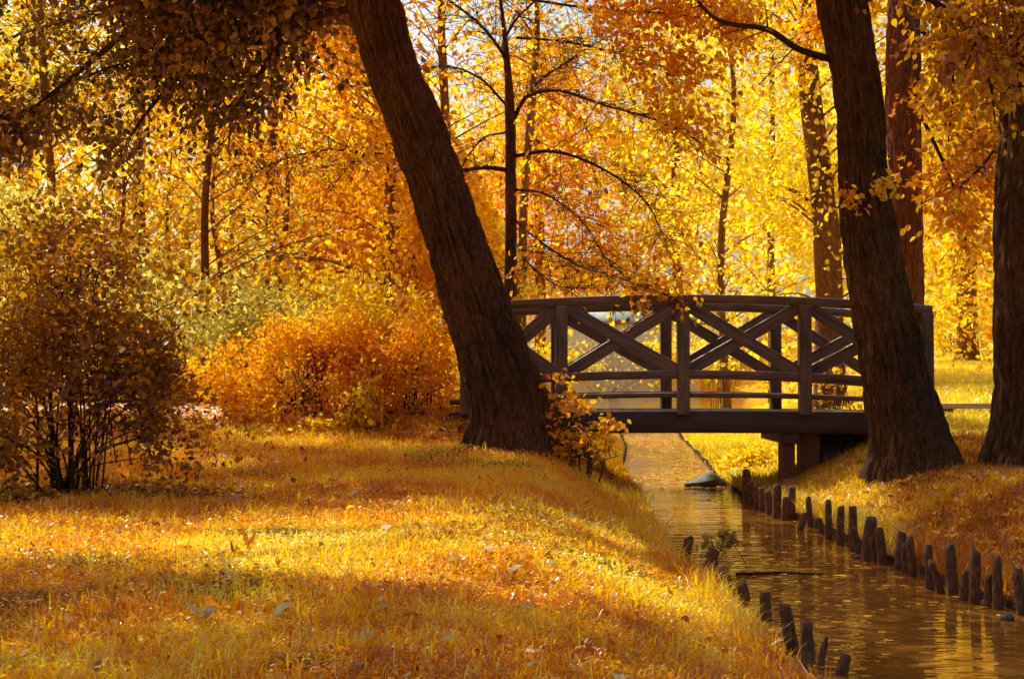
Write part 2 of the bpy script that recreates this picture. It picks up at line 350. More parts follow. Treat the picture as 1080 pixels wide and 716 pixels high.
soil = np.maximum(soil, np.where((X > redge(Y)) & (Y < 14), .75 * sstep((X / np.maximum(Y, 1) - .262) / .02), 0))  # no bare earth here: darkens the right bank ground for its shade
bare = lambda x, y: sstep((.27 - vnoise(x * 1.5 + 5, y * 1.9, 7)) / .07)
soil = np.maximum(soil, .8 * bare(X, Y) * (X < ledge(Y)) * (Y < 14))
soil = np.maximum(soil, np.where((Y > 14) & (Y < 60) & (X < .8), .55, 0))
far = np.where((X > redge(Y)), sstep((Y - 14.6) / 3), 0) * (1 - np.clip((slope - .9) / .8, 0, 1)) * np.clip((90 - Y) / 30, 0, 1)
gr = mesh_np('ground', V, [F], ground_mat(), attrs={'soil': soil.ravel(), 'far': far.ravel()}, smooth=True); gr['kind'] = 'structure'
w = mesh_np('stream_water', [(-30, -6, 0), (30, -6, 0), (30, 101, 0), (-30, 101, 0)], [[[0, 1, 2, 3]]], water_mat()); w['kind'] = 'structure'
# footpath that runs up to the bridge from the left
t = np.linspace(0, 1, 60); pc = spline([(-.45, 14.75, 0), (-3, 15.0, 0), (-7, 15.9, 0), (-14, 17.5, 0)], 60)
pv = []
for k, c in enumerate(pc):
    for s in (-.75, -.25, .25, .75): pv.append((c[0], c[1] + s, H(c[0], c[1] + s) + .03 - .02 * (abs(s) > .5)))
pf = [(a * 4 + b, a * 4 + b + 1, a * 4 + b + 5, a * 4 + b + 4) for a in range(59) for b in range(3)]
o = mesh_np('footpath', pv, [np.array(pf)[:, ::-1]], PATHM, smooth=True); o['kind'] = 'structure'

# ------------------------------------------------------------------ trees
def trunk_mesh(name, sl, mat, parent, d, nseg=120, nr=220, ridge=.022, flare=.0, lobes=5, seed=0, zbase=None):
    """sl: rows (py, px_left, px_right) read off the photograph at depth d"""
    sl = np.array(sl, float)
    C = np.array([U((a + b) / 2, y, d) for y, a, b in sl]); Rr = np.array([(b - a) / 2 / 1500 * math.hypot(d, 0) for y, a, b in sl])
    q = np.c_[C, Rr]; q = q[np.argsort(q[:, 2])]
    q = spline(q, nr); th = np.linspace(0, 2 * PI, nseg, endpoint=False)
    z0 = q[0, 2]
    c, s = np.cos(th)[None], np.sin(th)[None]; zz = q[:, 2][:, None]; rad = q[:, 3][:, None]
    fl = flare * np.exp(-(zz - z0) / .36) * (.5 + .5 * np.cos(lobes * th[None] + seed + .6 * np.sin(2 * th[None])))
    k = 4.6
    n = vnoise(c * k * 1.5 + seed, s * k * 1.5, zz * 3.2); n2 = vnoise(c * k * 3.4 + seed, s * k * 3.4, zz * 9 + 9); n3 = vnoise(c * 1.4 + seed, s * 1.4, zz * 1.1 + 4)
    rid = np.minimum(np.abs(n - .5) * 4, 1) * ridge * 1.25 + (n2 - .5) * ridge * 1.0 + (n3 - .5) * .09 * rad
    rr = rad * 1.0 + fl * rad + rid - ridge * .5
    V = np.stack([q[:, 0][:, None] + rr * c, q[:, 1][:, None] + rr * s, zz + 0 * c], -1).reshape(-1, 3)
    i = np.arange(nr - 1)[:, None] * nseg; j = np.arange(nseg)[None]; kk = (j + 1) % nseg
    F = np.stack([i + j, i + kk, i + nseg + kk, i + nseg + j], -1).reshape(-1, 4)
    return mesh_np(name, V, [F], mat, parent, None, True, loc=parent.location), q

def spray(geo, pts, r0, r1, ntw, L, nl, spread=.07, up=.1, t0=.1, rs=R, seg=7, sub=True):
    """a limb with side twigs; returns leaf points and directions"""
    p = spline(pts, 26); geo.tube(p, np.linspace(r0, r1, 26), seg, rough=.12, seed=rs.rand() * 9)
    T = np.gradient(p, axis=0); T /= np.linalg.norm(T, axis=1)[:, None]
    LP, LD = [], []
    for _ in range(ntw):
        u = t0 + (1 - t0) * rs.rand() ** .8; i = min(int(u * 25), 24)
        dirn = T[i] * rs.uniform(.2, 1) + rs.normal(size=3) * np.array([.75, .75, .45]); dirn[2] += up; dirn /= np.linalg.norm(dirn)
        l = L * rs.uniform(.45, 1.1) * (1.15 - .5 * u)
        e = p[i] + dirn * l + np.array([0, 0, -.18 * l]) ; m = (p[i] + e) / 2 + rs.normal(size=3) * .08 * l + np.array([0, 0, .06 * l])
        tw = spline([p[i], m, e], 6); rr = np.linspace(max(r1 * .7, .004), .002, 6)
        geo.tube(tw, rr, 4, cap=False)
        subs = [tw]
        if sub:
            for _s in range(2):
                b = tw[rs.randint(1, 5)]; dd = dirn + rs.normal(size=3) * .7; dd /= np.linalg.norm(dd)
                st = spline([b, b + dd * l * .28 + np.array([0, 0, .02]), b + dd * l * .5], 4); geo.tube(st, np.linspace(.003, .0015, 4), 3, cap=False); subs.append(st)
        for tws in subs:
            k = max(1, int(nl * len(tws) / 6)); f = rs.rand(k) ** .7 * (len(tws) - 1); ii = np.minimum(f.astype(int), len(tws) - 2)
            q = tws[ii] + (tws[ii + 1] - tws[ii]) * (f - ii)[:, None]
            LP.append(q + rs.normal(size=(k, 3)) * spread); LD.append(np.tile(dirn, (k, 1)))
    return np.vstack(LP), np.vstack(LD)

def cvals(P, rs, base=.5, clump=.35, jitter=.22, sc=1.2):
    return np.clip(base + clump * (vnoise(P[:, 0] * sc, P[:, 1] * sc, P[:, 2] * sc) - .5) * 2 + rs.normal(size=len(P)) * jitter, 0, 1)

def cloud(rs, lobes, nclump, per, rc):
    """leaf points: clumps spread through ellipsoid lobes (cx,cy,cz,rx,ry,rz)"""
    lobes = np.array(lobes, float); vol = (lobes[:, 3] * lobes[:, 4] * lobes[:, 5]) ** .75; pr = vol / vol.sum()
    k = rs.choice(len(lobes), nclump, p=pr); v = rs.normal(size=(nclump, 3)); v /= np.linalg.norm(v, axis=1)[:, None]
    v *= (rs.rand(nclump) ** .45)[:, None]; C = lobes[k, :3] + v * lobes[k, 3:]
    m = rs.poisson(per, nclump); idx = np.repeat(np.arange(nclump), m)
    q = rs.normal(size=(len(idx), 3)) * np.array([1, 1, .55]) * (rc * rs.uniform(.6, 1.3, nclump))[idx][:, None]
    return C[idx] + q, C
def carve(P, rs):
    return P[rs.rand(len(P)) < sun_keep(P)]

# ---- the leaning tree
LB = ground(545, 470)
D1 = LB[1]
lean = thing('leaning_tree', 'big dark brown trunk leaning left at the left end of the footbridge', 'tree', (LB[0], D1, LB[2]))
SL1 = [(-330, 185, 230), (-200, 262, 312), (-100, 318, 372), (0, 366, 421), (25, 371, 427), (75, 388, 442), (115, 402, 461), (175, 424, 484), (250, 449, 510), (300, 462, 529), (350, 477, 548), (400, 489, 571), (440, 496, 588), (462, 492, 596), (480, 486, 604)]
tr1, q1 = trunk_mesh('trunk', SL1, BARK, lean, D1, 230, 480, .028, .15, 5, 1.0)
rs = np.random.RandomState(11)
def limb_px(parent, mat_t, pts, r0, r1, ntw, L, nl, leafmat, size, base, rs, name='branch', shape='oval', spread=.07, carved=True, t0=.1, sub=True, gap=.42, floor=0.):
    g = Geo(); P3 = [U(a, b, c) for a, b, c in pts]
    LP, LD = spray(g, P3, r0, r1, ntw, L, nl, spread=spread, rs=rs, t0=t0, sub=sub)
    o = g.build(name, mat_t, parent)
    m = (vnoise(LP[:, 0] * 2.2, LP[:, 1] * 2.2, LP[:, 2] * 3.4) + rs.normal(size=len(LP)) * .08) > gap
    if carved: m &= rs.rand(len(LP)) < np.maximum(sun_keep(LP), floor)
    LP, LD = LP[m], LD[m]
    if len(LP): leaves('foliage', LP, size * rs.uniform(.65, 1.25, len(LP)), cvals(LP, rs, base), leafmat, o, shape, axis=LD * .6, droop=.5, rs=rs)
    return o
# low limbs that hang into the picture, top left
for pts, n in (([(378, 8, D1), (310, 22, 13.6), (235, 38, 14.2), (150, 60, 14.6), (60, 92, 15.0)], 120),
               ([(368, -6, D1), (290, -4, 13.7), (190, 8, 14.3), (90, 18, 14.8), (10, 40, 15.2)], 150),
               ([(350, -40, D1), (260, -30, 13.6), (150, -20, 14.2), (30, -10, 14.6), (-60, 10, 15)], 140),
               ([(235, 38, 14.2), (190, 80, 14.5), (150, 125, 14.8), (120, 175, 15)], 56),
               ([(300, 24, 13.7), (280, 70, 14.0), (250, 110, 14.4), (240, 160, 14.6)], 34),
               ([(150, 20, 14.4), (90, 70, 14.7), (40, 110, 15), (0, 140, 15.2)], 70),
               ([(300, -30, 13.5), (250, 0, 14), (230, 60, 14.3), (215, 110, 14.6)], 40)):
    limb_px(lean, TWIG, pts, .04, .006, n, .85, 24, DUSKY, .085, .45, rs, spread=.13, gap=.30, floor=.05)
# the crown above the picture: unseen, leaves set along sun rays to shape the lawn's shade
n = 21000
gx_ = rs.uniform(-8.5, 5.5, n); gy_ = rs.uniform(2.0, 14.5, n); hz_ = rs.uniform(5.3, 8.6, n)
Pc = np.stack([gx_, gy_, np.maximum(H(gx_, gy_), 0)], 1); tt = (hz_ - Pc[:, 2]) / SV[2]; Cc = Pc + SV * tt[:, None]
kp = rs.rand(n) < sun_keep(Cc); Cc = Cc[kp]
ppx, ppy = proj(Cc); Cc = Cc[(ppy < -25) | (ppx < -60)]
Pl = np.repeat(Cc, 8, 0) + rs.normal(size=(len(Cc) * 8, 3)) * .14
gL = Geo()
for k in range(5):
    a = rs.uniform(0, 2 * PI); e = np.array([q1[-1, 0] - 3.2 + 4 * math.cos(a), q1[-1, 1] + 1 + 4 * math.sin(a), rs.uniform(6.2, 8.5)])
    b = q1[-1, :3] - np.array([0, 0, .1]); gL.tube(spline([b, (b + e) / 2 + np.array([0, 0, .6]), e], 14), np.linspace(.07, .012, 14), 8)
lo = gL.build('branch', BARK, lean)
leaves('foliage', Pl, .105 * rs.uniform(.7, 1.2, len(Pl)), cvals(Pl, rs, .5), ROOF, lo, 'diamond', rs=rs)

# ---- the slender tree behind it
D2 = 16.6
sb = np.array([U(541, 430, D2)[0], D2, H(U(541, 430, D2)[0], D2)])
slender = thing('slender_tree', 'slim forked tree with orange leaves behind the leaning trunk', 'tree', sb)
SLS = [(-40, 520, 522), (10, 527, 531), (60, 531, 537.5), (112, 532.5, 543), (180, 532.5, 544.5), (240, 532.5, 545), (310, 531.5, 545.5), (445, 528, 549)]
g = Geo(); pts = np.array([U((a + b) / 2, y, D2) for y, a, b in SLS][::-1]); rd = np.array([(b - a) / 2 / 1500 * D2 for y, a, b in SLS][::-1])
g.tube(spline(pts, 60), np.interp(np.linspace(0, 7, 60), np.arange(8), rd), 16, rough=.1); g.build('trunk', BARK, slender)
rs = np.random.RandomState(5)
for pts, r0, n in (([(538, 180, D2), (512, 177, 16.4), (480, 179, 16.0), (425, 166, 15.6), (380, 165, 15.2), (345, 205, 14.9)], .045, 46),
                   ([(400, 165, 15.4), (350, 158, 15.1), (300, 168, 15), (262, 185, 14.8)], .02, 30),
                   ([(540, 165, D2), (585, 160, 16.3), (635, 178, 16.0), (680, 212, 15.6), (705, 260, 15.2)], .035, 60),
                   ([(541, 200, D2), (575, 205, 16.2), (612, 232, 15.8), (640, 275, 15.4)], .022, 34),
                   ([(542, 125, D2), (556, 102, 16.7), (590, 96, 16.3), (640, 112, 15.9), (690, 126, 15.4), (740, 150, 15)], .04, 66),
                   ([(545, 118, D2), (566, 88, 17), (592, 70, 17.4), (640, 40, 17.8), (700, 20, 18)], .03, 60),
                   ([(536, 70, D2), (530, 50, 16.9), (545, 20, 17.2), (575, -10, 17.5), (600, -50, 17.8)], .04, 60),
                   ([(534, 62, D2), (510, 30, 16.2), (480, 5, 15.9), (450, -20, 15.5)], .03, 46),
                   ([(533, 110, D2), (505, 82, 16.9), (470, 70, 17.3), (430, 75, 17.8)], .025, 44),
                   ([(545, 40, 17), (600, 45, 16.5), (670, 62, 16), (730, 82, 15.6)], .025, 56),
                   ([(560, 0, 17), (630, 10, 16.5), (710, 15, 16), (780, 30, 15.6)], .025, 50),
                   ([(533, 140, D2), (505, 150, 17.4), (470, 205, 17.8), (440, 260, 18), (425, 320, 18)], .02, 40),
                   ([(541, 230, D2), (570, 255, 15.9), (610, 280, 15.3), (650, 292, 14.6), (700, 312, 13.9)], .02, 46),
                   ([(541, 250, D2), (555, 275, 16), (585, 300, 15.6), (620, 305, 15.2)], .018, 30)):
    limb_px(slender, TWIG, pts, r0 * .72, .004, int(n * 1.4), .80, 23, ORANGE, .080, .50, rs, shape='oval', spread=.11, gap=.40)

limb_px(slender, TWIG, [(640, 288, 14.6), (672, 300, 14.0), (705, 312, 13.8), (738, 330, 13.75)], .010, .004, 10, .34, 6, ORANGE, .07, .5, rs, shape='oval', spread=.05, gap=0, carved=False)
limb_px(slender, TWIG, [(640, 288, 14.6), (660, 304, 14.0), (680, 322, 13.8)], .008, .004, 6, .28, 6, ORANGE, .07, .45, rs, shape='oval', spread=.05, gap=0, carved=False)

# ---- right-hand trees
RB = ground(964, 495); D3 = RB[1]
right = thing('streamside_tree', 'tall dark trunk on the right bank in front of the footbridge end', 'tree', (RB[0], D3, RB[2]))
SL3 = [(-260, 830, 872), (-120, 846, 892), (0, 862, 913), (60, 876, 921), (115, 884, 930), (180, 887, 934), (240, 889, 943), (300, 895, 955), (350, 903, 968), (400, 911, 980), (440, 917, 993), (470, 919, 1004), (485, 918, 1012), (505, 914, 1020)]
tr3, q3 = trunk_mesh('trunk', SL3, BARK, right, D3, 220, 460, .026, .13, 5, 4.0)
rs = np.random.RandomState(21)
limb_px(right, TWIG, [(880, 64, D3), (842, 52, 12.3), (810, 32, 12.2), (768, 25, 12.3), (745, 12, 12.4), (722, -20, 12.6)], .035, .012, 9, .5, 5, ORANGE, .075, .5, rs, sub=False, gap=0, carved=False)
limb_px(right, TWIG, [(905, 205, D3 - .2), (925, 200, D3 - .35), (940, 188, D3 - .45)], .01, .004, 12, .16, 5, GOLD, .07, .5, rs, sub=False, spread=.03, gap=0, carved=False)
limb_px(right, TWIG, [(912, 225, D3 - .2), (902, 212, D3 - .35), (893, 200, D3 - .45)], .01, .004, 9, .14, 5, ORANGE, .07, .6, rs, sub=False, spread=.03, gap=0, carved=False)
for pts, n in (([(905, -30, D3), (960, -10, 12.2), (1010, 20, 11.9), (1040, 70, 11.7), (1050, 130, 11.5)], 48), ([(900, -60, D3), (980, -60, 12.2), (1060, -20, 11.9), (1110, 40, 11.6)], 60),
               ([(890, -70, D3), (940, -60, 13), (985, 0, 13.2), (1005, 80, 13.4), (1000, 150, 13.4)], 40)):
    limb_px(right, TWIG, pts, .04, .006, n, .6, 11, AMBER, .085, .25, rs, spread=.08)

BB = np.array([U(955, 420, 17.0)[0], 17.0, 0]); BB[2] = H(BB[0], 17.0)
back = thing('lit_bark_tree', 'straight warm brown trunk just behind the streamside trunk', 'tree', BB)
trunk_mesh('trunk', [(-160, 941, 966), (-20, 938, 968), (100, 935, 970), (200, 938, 971), (300, 938, 973), (400, 936, 976), (450, 932, 980)], BARK2, back, 17.0, 80, 160, .018, .12, 5, 2.0)
rs = np.random.RandomState(31)
for pts, n in (([(955, 20, 17), (1000, 60, 16.6), (1030, 130, 16.4), (1045, 190, 16.2)], 40), ([(952, -20, 17), (900, 10, 17.4), (850, 40, 17.8), (800, 90, 18.2)], 46),
               ([(955, 90, 17), (985, 150, 16.4), (1010, 210, 16.2), (1020, 270, 16)], 38), ([(957, 60, 17), (1020, 40, 17), (1070, 90, 17), (1100, 160, 17)], 40)):
    limb_px(back, TWIG, pts, .03, .006, int(n * 1.1), .8, 18, ORANGE, .09, .5, rs, spread=.12)

EB = np.array([U(1092, 490, 12.2)[0], 12.2, 0]); EB[2] = H(EB[0], EB[1])
edge = thing('edge_tree', 'dark trunk with flared foot cut off by the right edge', 'tree', EB)
trunk_mesh('trunk', [(-160, 1062, 1130), (0, 1064, 1134), (100, 1059, 1132), (250, 1051, 1130), (350, 1051, 1132), (420, 1052, 1134), (455, 1047, 1138), (485, 1038, 1146), (505, 1033, 1152)], BARK, edge, 12.2, 190, 360, .024, .04, 6, 7.0)
rs = np.random.RandomState(33)
for pts, n in (([(1085, -60, 12.2), (1060, -20, 11.8), (1035, 30, 11.5), (1015, 80, 11.2)], 34), ([(1090, 60, 12.2), (1070, 120, 12.5), (1040, 170, 12.8), (1010, 200, 13)], 26)):
    limb_px(edge, TWIG, pts, .03, .005, n, .5, 9, AMBER, .08, .3, rs, spread=.07)

MB_ = np.array([U(876, 410, 25.)[0], 25., 0]); MB_[2] = H(MB_[0], 25.)
# ---- wood behind: every tree has its own trunk and crown
def wood_tree(name, label, px, d, w, mat, lobes, nclump, per, size, base, seed, rc=.5, bark=BARKF, height=None, lean=0, shape='diamond', carved=True, group=None):
    rs = np.random.RandomState(seed)
    x = U(px, 400, d)[0]; b = np.array([x, d, H(x, d)])
    t = thing(name, label, 'tree', b, group)
    top = height or max(l[2] for l in lobes)
    g = Geo(); r = w / 2 / 1500 * d
    ax = spline([b - (0, 0, .3), b + (lean * .3, 0, top * .33), b + (lean * .55 + rs.normal() * .15, 0, top * .66), b + (lean, 0, top)], 40)
    rad = np.interp(np.linspace(0, 1, 40), [0, .03, .08, .6, 1], [r * 1.5, r * 1.2, r, r * .7, r * .12])
    g.tube(ax, rad, 14, rough=.12, seed=seed)
    L = [(x + l[0], d + l[1], l[2], l[3], l[4], l[5]) for l in lobes]
    P, C = cloud(rs, L, nclump, per, rc)
    for c in C[rs.permutation(len(C))[:30]]:
        k = np.argmin(np.abs(ax[:, 2] - (c[2] - .5 * np.hypot(c[0] - x, c[1] - d)))); k = max(k, 8); s = ax[k]
        g.tube(spline([s, (s + c) / 2 + (0, 0, .15), c], 7), np.linspace(min(max(rad[k] * .22, .010), .026), .005, 7), 5, cap=False)
    g.build('trunk', bark, t)
    if carved: P = carve(P, rs)
    leaves('crown', P, size * rs.uniform(.65, 1.3, len(P)), cvals(P, rs, base, .35, .2, .9), mat, t, shape, rs=rs)
    return t
def lob(z0, z1, rx, rs, n=6):
    o = []
    for k in range(n):
        f = (k + .5) / n; z = z0 + (z1 - z0) * f; w = rx * (1 - .75 * abs(f - .42) ** 1.3)
        o.append((rs.normal() * rx * .3, rs.normal() * rx * .3, z, w * rs.uniform(.6, .95), w * rs.uniform(.6, .95), (z1 - z0) / n * rs.uniform(.8, 1.2)))
    return o
rs = np.random.RandomState(77)
TREES = [
 ('golden_tree', 'thick lit trunk under bright yellow leaves behind the right half of the footbridge', 876, 25., 32, GOLD, 2.6, 9.5, 3.2, 420, .62, BARK2),
 ('golden_tree', 'bright yellow tree filling the gap above the middle of the bridge rail', 768, 30., 9, GOLD, 1.8, 11, 3.6, 620, .72, BARKF),
 ('golden_tree', 'pale yellow tree rising behind the forked slender tree', 549, 34., 11, GOLD, 3.4, 13, 3.8, 520, .75, BARKF),
 ('orange_tree', 'orange leaved tree seen between the leaning trunk and the slender tree', 470, 27., 12, ORANGE, 2.6, 11.5, 2.9, 760, .55, BARKF),
 ('orange_tree', 'thin trunk with orange crown just left of the leaning trunk', 402, 24., 15, ORANGE, 3.0, 9.5, 2.7, 420, .5, BARKF),
 ('orange_tree', 'orange tree on the thin trunk above the fiery bush', 283, 28., 16, ORANGE, 3.4, 11, 3.0, 430, .48, BARKF),
 ('slim_tree', 'slim tree with pale brown trunk left of the fiery bush', 221, 22., 9, ORANGE, 3.6, 9, 2.4, 330, .45, BARK2),
 ('amber_tree', 'amber leaved tree with a dark thin trunk above the dark shrub', 150, 26., 15, AMBER, 2.6, 10.5, 3.0, 400, .55, BARKF),
 ('amber_tree', 'mottled yellow and brown tree behind the top of the dark shrub', 60, 24., 11, AMBER, 2.0, 9.5, 2.9, 420, .5, BARKF),
 ('olive_tree', 'green tinged olive tree at the left edge of the wood', -20, 30., 20, OLIVE, 2.0, 12, 3.6, 420, .7, BARKF),
 ('yellow_tree', 'yellow tree lit from behind near the upper left edge', 20, 40., 20, GOLD, 4, 15, 4.2, 420, .6, BARKF),
 ('yellow_tree', 'yellow tree deep in the wood between the two thin trunks', 250, 44., 20, GOLD, 3, 15, 4.6, 440, .5, BARKF),
 ('yellow_tree', 'yellow tree deep in the wood left of the leaning trunk', 390, 46., 20, GOLD, 2.6, 15, 4.6, 440, .6, BARKF),
 ('golden_tree', 'golden tree on the far lawn right of the lit bark trunk', 1020, 34., 22, GOLD, 1.9, 11, 3.8, 480, .62, BARKF),
 ('orange_tree', 'orange tree on the far lawn beside the right edge trunk', 1110, 27., 22, ORANGE, 2.2, 10, 3.2, 420, .62, BARKF),
 ('golden_tree', 'golden tree far off between the streamside trunk and the slender tree', 815, 46., 9, GOLD, 2, 16, 5.0, 560, .68, BARKF),
 ('golden_tree', 'tall golden tree far behind the pond near the pale house', 715, 104., 12, GOLD, 6.5, 29, 8.5, 560, .7, BARKF),
 ('orange_tree', 'tall orange tree far behind above the pale house', 570, 108., 12, ORANGE, 7, 28, 8.5, 560, .75, BARKF),
 ('yellow_tree', 'tall yellow tree far behind the far lawn', 960, 56., 20, GOLD, 2.6, 18, 5.6, 480, .6, BARKF),
]
for k, (nm, lb, px, d, w_, mt, z0, z1, rx, nc, base, bk) in enumerate(TREES):
    wood_tree(nm, lb, px, d, w_, mt, lob(z0, z1, rx, rs), int((1.25 if d < 40 else 1) * nc * (1.7 if px > 440 else .58)), 38, .066 + d * .0019, base, 100 + k, .42, bk, height=z1, lean=rs.normal() * .25, shape='oval' if d < 31 else 'diamond')
# bare young stems in the wood
for k, (px, d, w_, h, lb) in enumerate([(236, 25, 7, 5, 'thin bare sapling stem right of the slim pale trunk'), (294, 26, 8, 5.5, 'thin sapling stem close to the orange tree trunk'),
                                 (332, 30, 7, 6, 'thin sapling stem above the left side of the fiery bush'), (182, 27, 6, 5, 'thin sapling stem between dark shrub and slim tree'), (118, 24, 6, 5, 'thin sapling stem rising behind the dark shrub')]):
    wood_tree('sapling', lb, px, d, w_, OLIVE, [(0, 0, 4.5, 1.0, 1.0, 1.6), (.2, 0, 3.2, .8, .8, .8)], 60, 26, .12, .6, 300 + k, .3, BARKF, height=h)

# ------------------------------------------------------------------ shrubs
def shrub(name, label, px, d, lobes_px, nst, mat, nclump, per, rc, size, base, seed, stem_mat=TWIG, stem_w=.012, twig=2, shape='diamond', carved=False, clump=.35, cat='shrub', group=None, hollow=None):
    rs = np.random.RandomState(seed)
    x = U(px, 400, d)[0]; b = np.array([x, d, H(x, d)])
    t = thing(name, label, cat, b, group)
    L = [(*U(a, y, d + dd), rx / 1500 * d, ry_, rz / 1500 * d) for a, y, dd, rx, ry_, rz in lobes_px]
    P, C = cloud(rs, L, nclump, per, rc)
    ctr = C.mean(0); f_ = vnoise(P[:, 0] * 3.1, P[:, 1] * 3.1, P[:, 2] * 3.1); P = ctr + (P - ctr) * (.72 + .62 * vnoise(P[:, 0] * 2.3 + 7, P[:, 1] * 2.3, P[:, 2] * 2.3))[:, None]
    P = P[(P[:, 2] > H(P[:, 0], P[:, 1]) + .03) & (f_ + rs.normal(size=len(P)) * .1 > .36)]
    if hollow is not None: P = P[rs.rand(len(P)) < hollow(*proj(P))]
    if carved: P = carve(P, rs)
    g = Geo(); ids = rs.permutation(len(C))[:nst]
    for c in C[ids]:
        s = b + np.array([rs.normal() * .10, rs.normal() * .10, 0]); s[2] = H(s[0], s[1]) - .05
        m = s + (c - s) * np.array([rs.uniform(.15, .4), .3, rs.uniform(.5, .7)]) + rs.normal(size=3) * .04
        g.tube(spline([s, m, c], 10), np.linspace(stem_w * rs.uniform(.6, 1.2), .003, 10), 6, cap=False)
        for _ in range(twig):
            e = C[rs.randint(len(C))]; q = m + (c - m) * rs.rand(); e = q + (e - q) * min(1, .45 / (np.linalg.norm(e - q) + 1e-6))
            g.tube(spline([q, (q + e) / 2 + (0, 0, .04), e], 5), np.linspace(.005, .002, 5), 4, cap=False)
    g.build('stem', stem_mat, t)
    leaves('foliage', P, size * rs.uniform(.6, 1.3, len(P)), cvals(P, rs, base, clump, .2, 2.2), mat, t, shape, rs=rs)
    return t
def hol(px, py): return np.where((py > 415) & (px > 20) & (px < 150), .4, 1.0)
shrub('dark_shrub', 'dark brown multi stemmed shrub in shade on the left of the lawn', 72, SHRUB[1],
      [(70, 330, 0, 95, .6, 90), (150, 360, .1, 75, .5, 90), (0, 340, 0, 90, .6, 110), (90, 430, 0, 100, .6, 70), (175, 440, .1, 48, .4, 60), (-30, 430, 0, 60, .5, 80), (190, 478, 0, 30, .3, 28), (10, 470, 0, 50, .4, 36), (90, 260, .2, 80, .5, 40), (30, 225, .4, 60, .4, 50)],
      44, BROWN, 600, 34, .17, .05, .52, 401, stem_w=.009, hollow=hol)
shrub('fiery_shrub', 'rounded fiery orange bush in the middle of the lawn edge', 320, 14.3,
      [(310, 370, 0, 50, .5, 28), (262, 395, 0, 34, .5, 36), (285, 425, 0, 50, .4, 30), (345, 372, 0, 34, .4, 34), (375, 380, 0, 20, .3, 40), (355, 395, 0, 45, .5, 45), (320, 430, 0, 80, .5, 36), (300, 355, .1, 30, .3, 20)],
      34, FIRE, 400, 52, .13, .048, .62, 402)
shrub('fiery_shrub', 'taller orange bush touching the left side of the leaning trunk', 432, 14.5,
      [(430, 372, 0, 48, .5, 36), (455, 405, 0, 38, .5, 40), (405, 410, 0, 34, .5, 46), (440, 440, 0, 50, .4, 22), (395, 355, .1, 30, .3, 20)],
      30, FIRE, 340, 54, .13, .048, .55, 403)
shrub('yellow_sprig_bush', 'low yellowish leafy sprigs between the two orange bushes', 385, 13.6,
      [(385, 425, 0, 22, .25, 34), (360, 450, 0, 40, .3, 15), (410, 455, 0, 45, .3, 10)], 12, AMBER, 70, 26, .08, .06, .75, 404, shape='oval')
shrub('trunk_foot_sapling', 'leafy orange sapling at the right foot of the leaning trunk', 604, 12.5,
      [(606, 448, 0, 16, .2, 30), (634, 456, 0, 22, .2, 14), (612, 478, 0, 26, .2, 18), (645, 474, 0, 20, .15, 16), (600, 425, 0, 12, .15, 14), (596, 470, 0, 16, .2, 20)], 12, ORANGE, 60, 19, .055, .056, .42, 405, shape='oval')
shrub('bankside_bush', 'small yellow bush on the far bank by the stream stakes', 785, 16.6,
      [(780, 492, 0, 20, .3, 16), (800, 480, 0, 22, .4, 14)], 10, GOLD, 60, 26, .07, .06, .7, 406)
U1 = [(170, 19, [(170, 330, 0, 70, .8, 60), (120, 300, .3, 60, .8, 50)], OLIVE, .7, 'greenish yellow undergrowth bush behind the dark shrub on its right'),
      (270, 21, [(270, 330, 0, 70, .9, 40), (230, 350, 0, 50, .8, 40)], OLIVE, .65, 'grey green undergrowth bush behind the left orange bush'),
      (370, 22, [(370, 310, 0, 70, .9, 40), (400, 340, 0, 60, .8, 40)], AMBER, .8, 'pale yellow undergrowth bush behind the right orange bush'),
      (30, 18, [(20, 250, 0, 80, .8, 60), (60, 330, 0, 80, .8, 60)], OLIVE, .6, 'tall olive undergrowth bush behind the dark shrub at the left edge'),
      (190, 16, [(195, 420, 0, 50, .4, 45), (215, 440, 0, 30, .4, 25)], AMBER, .35, 'small russet bush between the dark shrub and the orange bush'),
      (110, 24, [(100, 250, 0, 90, 1, 50), (160, 230, 0, 80, 1, 50)], AMBER, .6, 'tall mottled undergrowth bush above the dark shrub'),
      (890, 21, [(880, 400, 0, 40, .6, 40), (850, 410, 0, 40, .6, 40)], AMBER, .45, 'brown and yellow bush seen through the right part of the bridge rail'),
      (1005, 42, [(1000, 345, 0, 60, 1.5, 30), (1060, 340, 0, 60, 1.5, 36)], GOLD, .5, 'yellow bush at the top of the far lawn'),
      (640, 83, [(600, 386, 0, 22, 1, 14), (716, 380, 0, 26, 1, 22)], GOLD, .7, 'yellow bushes along the foot of the pale house'),
      (760, 40, [(760, 350, 0, 60, 1.5, 45), (800, 330, 0, 60, 1.5, 60)], GOLD, .75, 'bright yellow bush on the far bank beyond the bridge middle')]
for k, (px, d, lp, mt, bs, lb) in enumerate(U1):
    shrub('undergrowth_bush', lb, px, d, lp, 16, mt, 150, 46, .012 * d, .05 + d * .0022, bs, 420 + k, carved=True, group='bushes of the undergrowth')
# small leafy plant leaning over the water, left bank
shrub('waterside_plant', 'small dark leafy plant leaning over the water from the left bank', 748, 8.75,
      [(757, 573, 0, 14, .08, 8), (765, 566, 0, 10, .06, 6), (752, 584, 0, 8, .05, 8)], 7, OLIVE, 26, 5, .025, .042, .1, 450, stem_w=.003, twig=0, shape='oval', cat='plant')

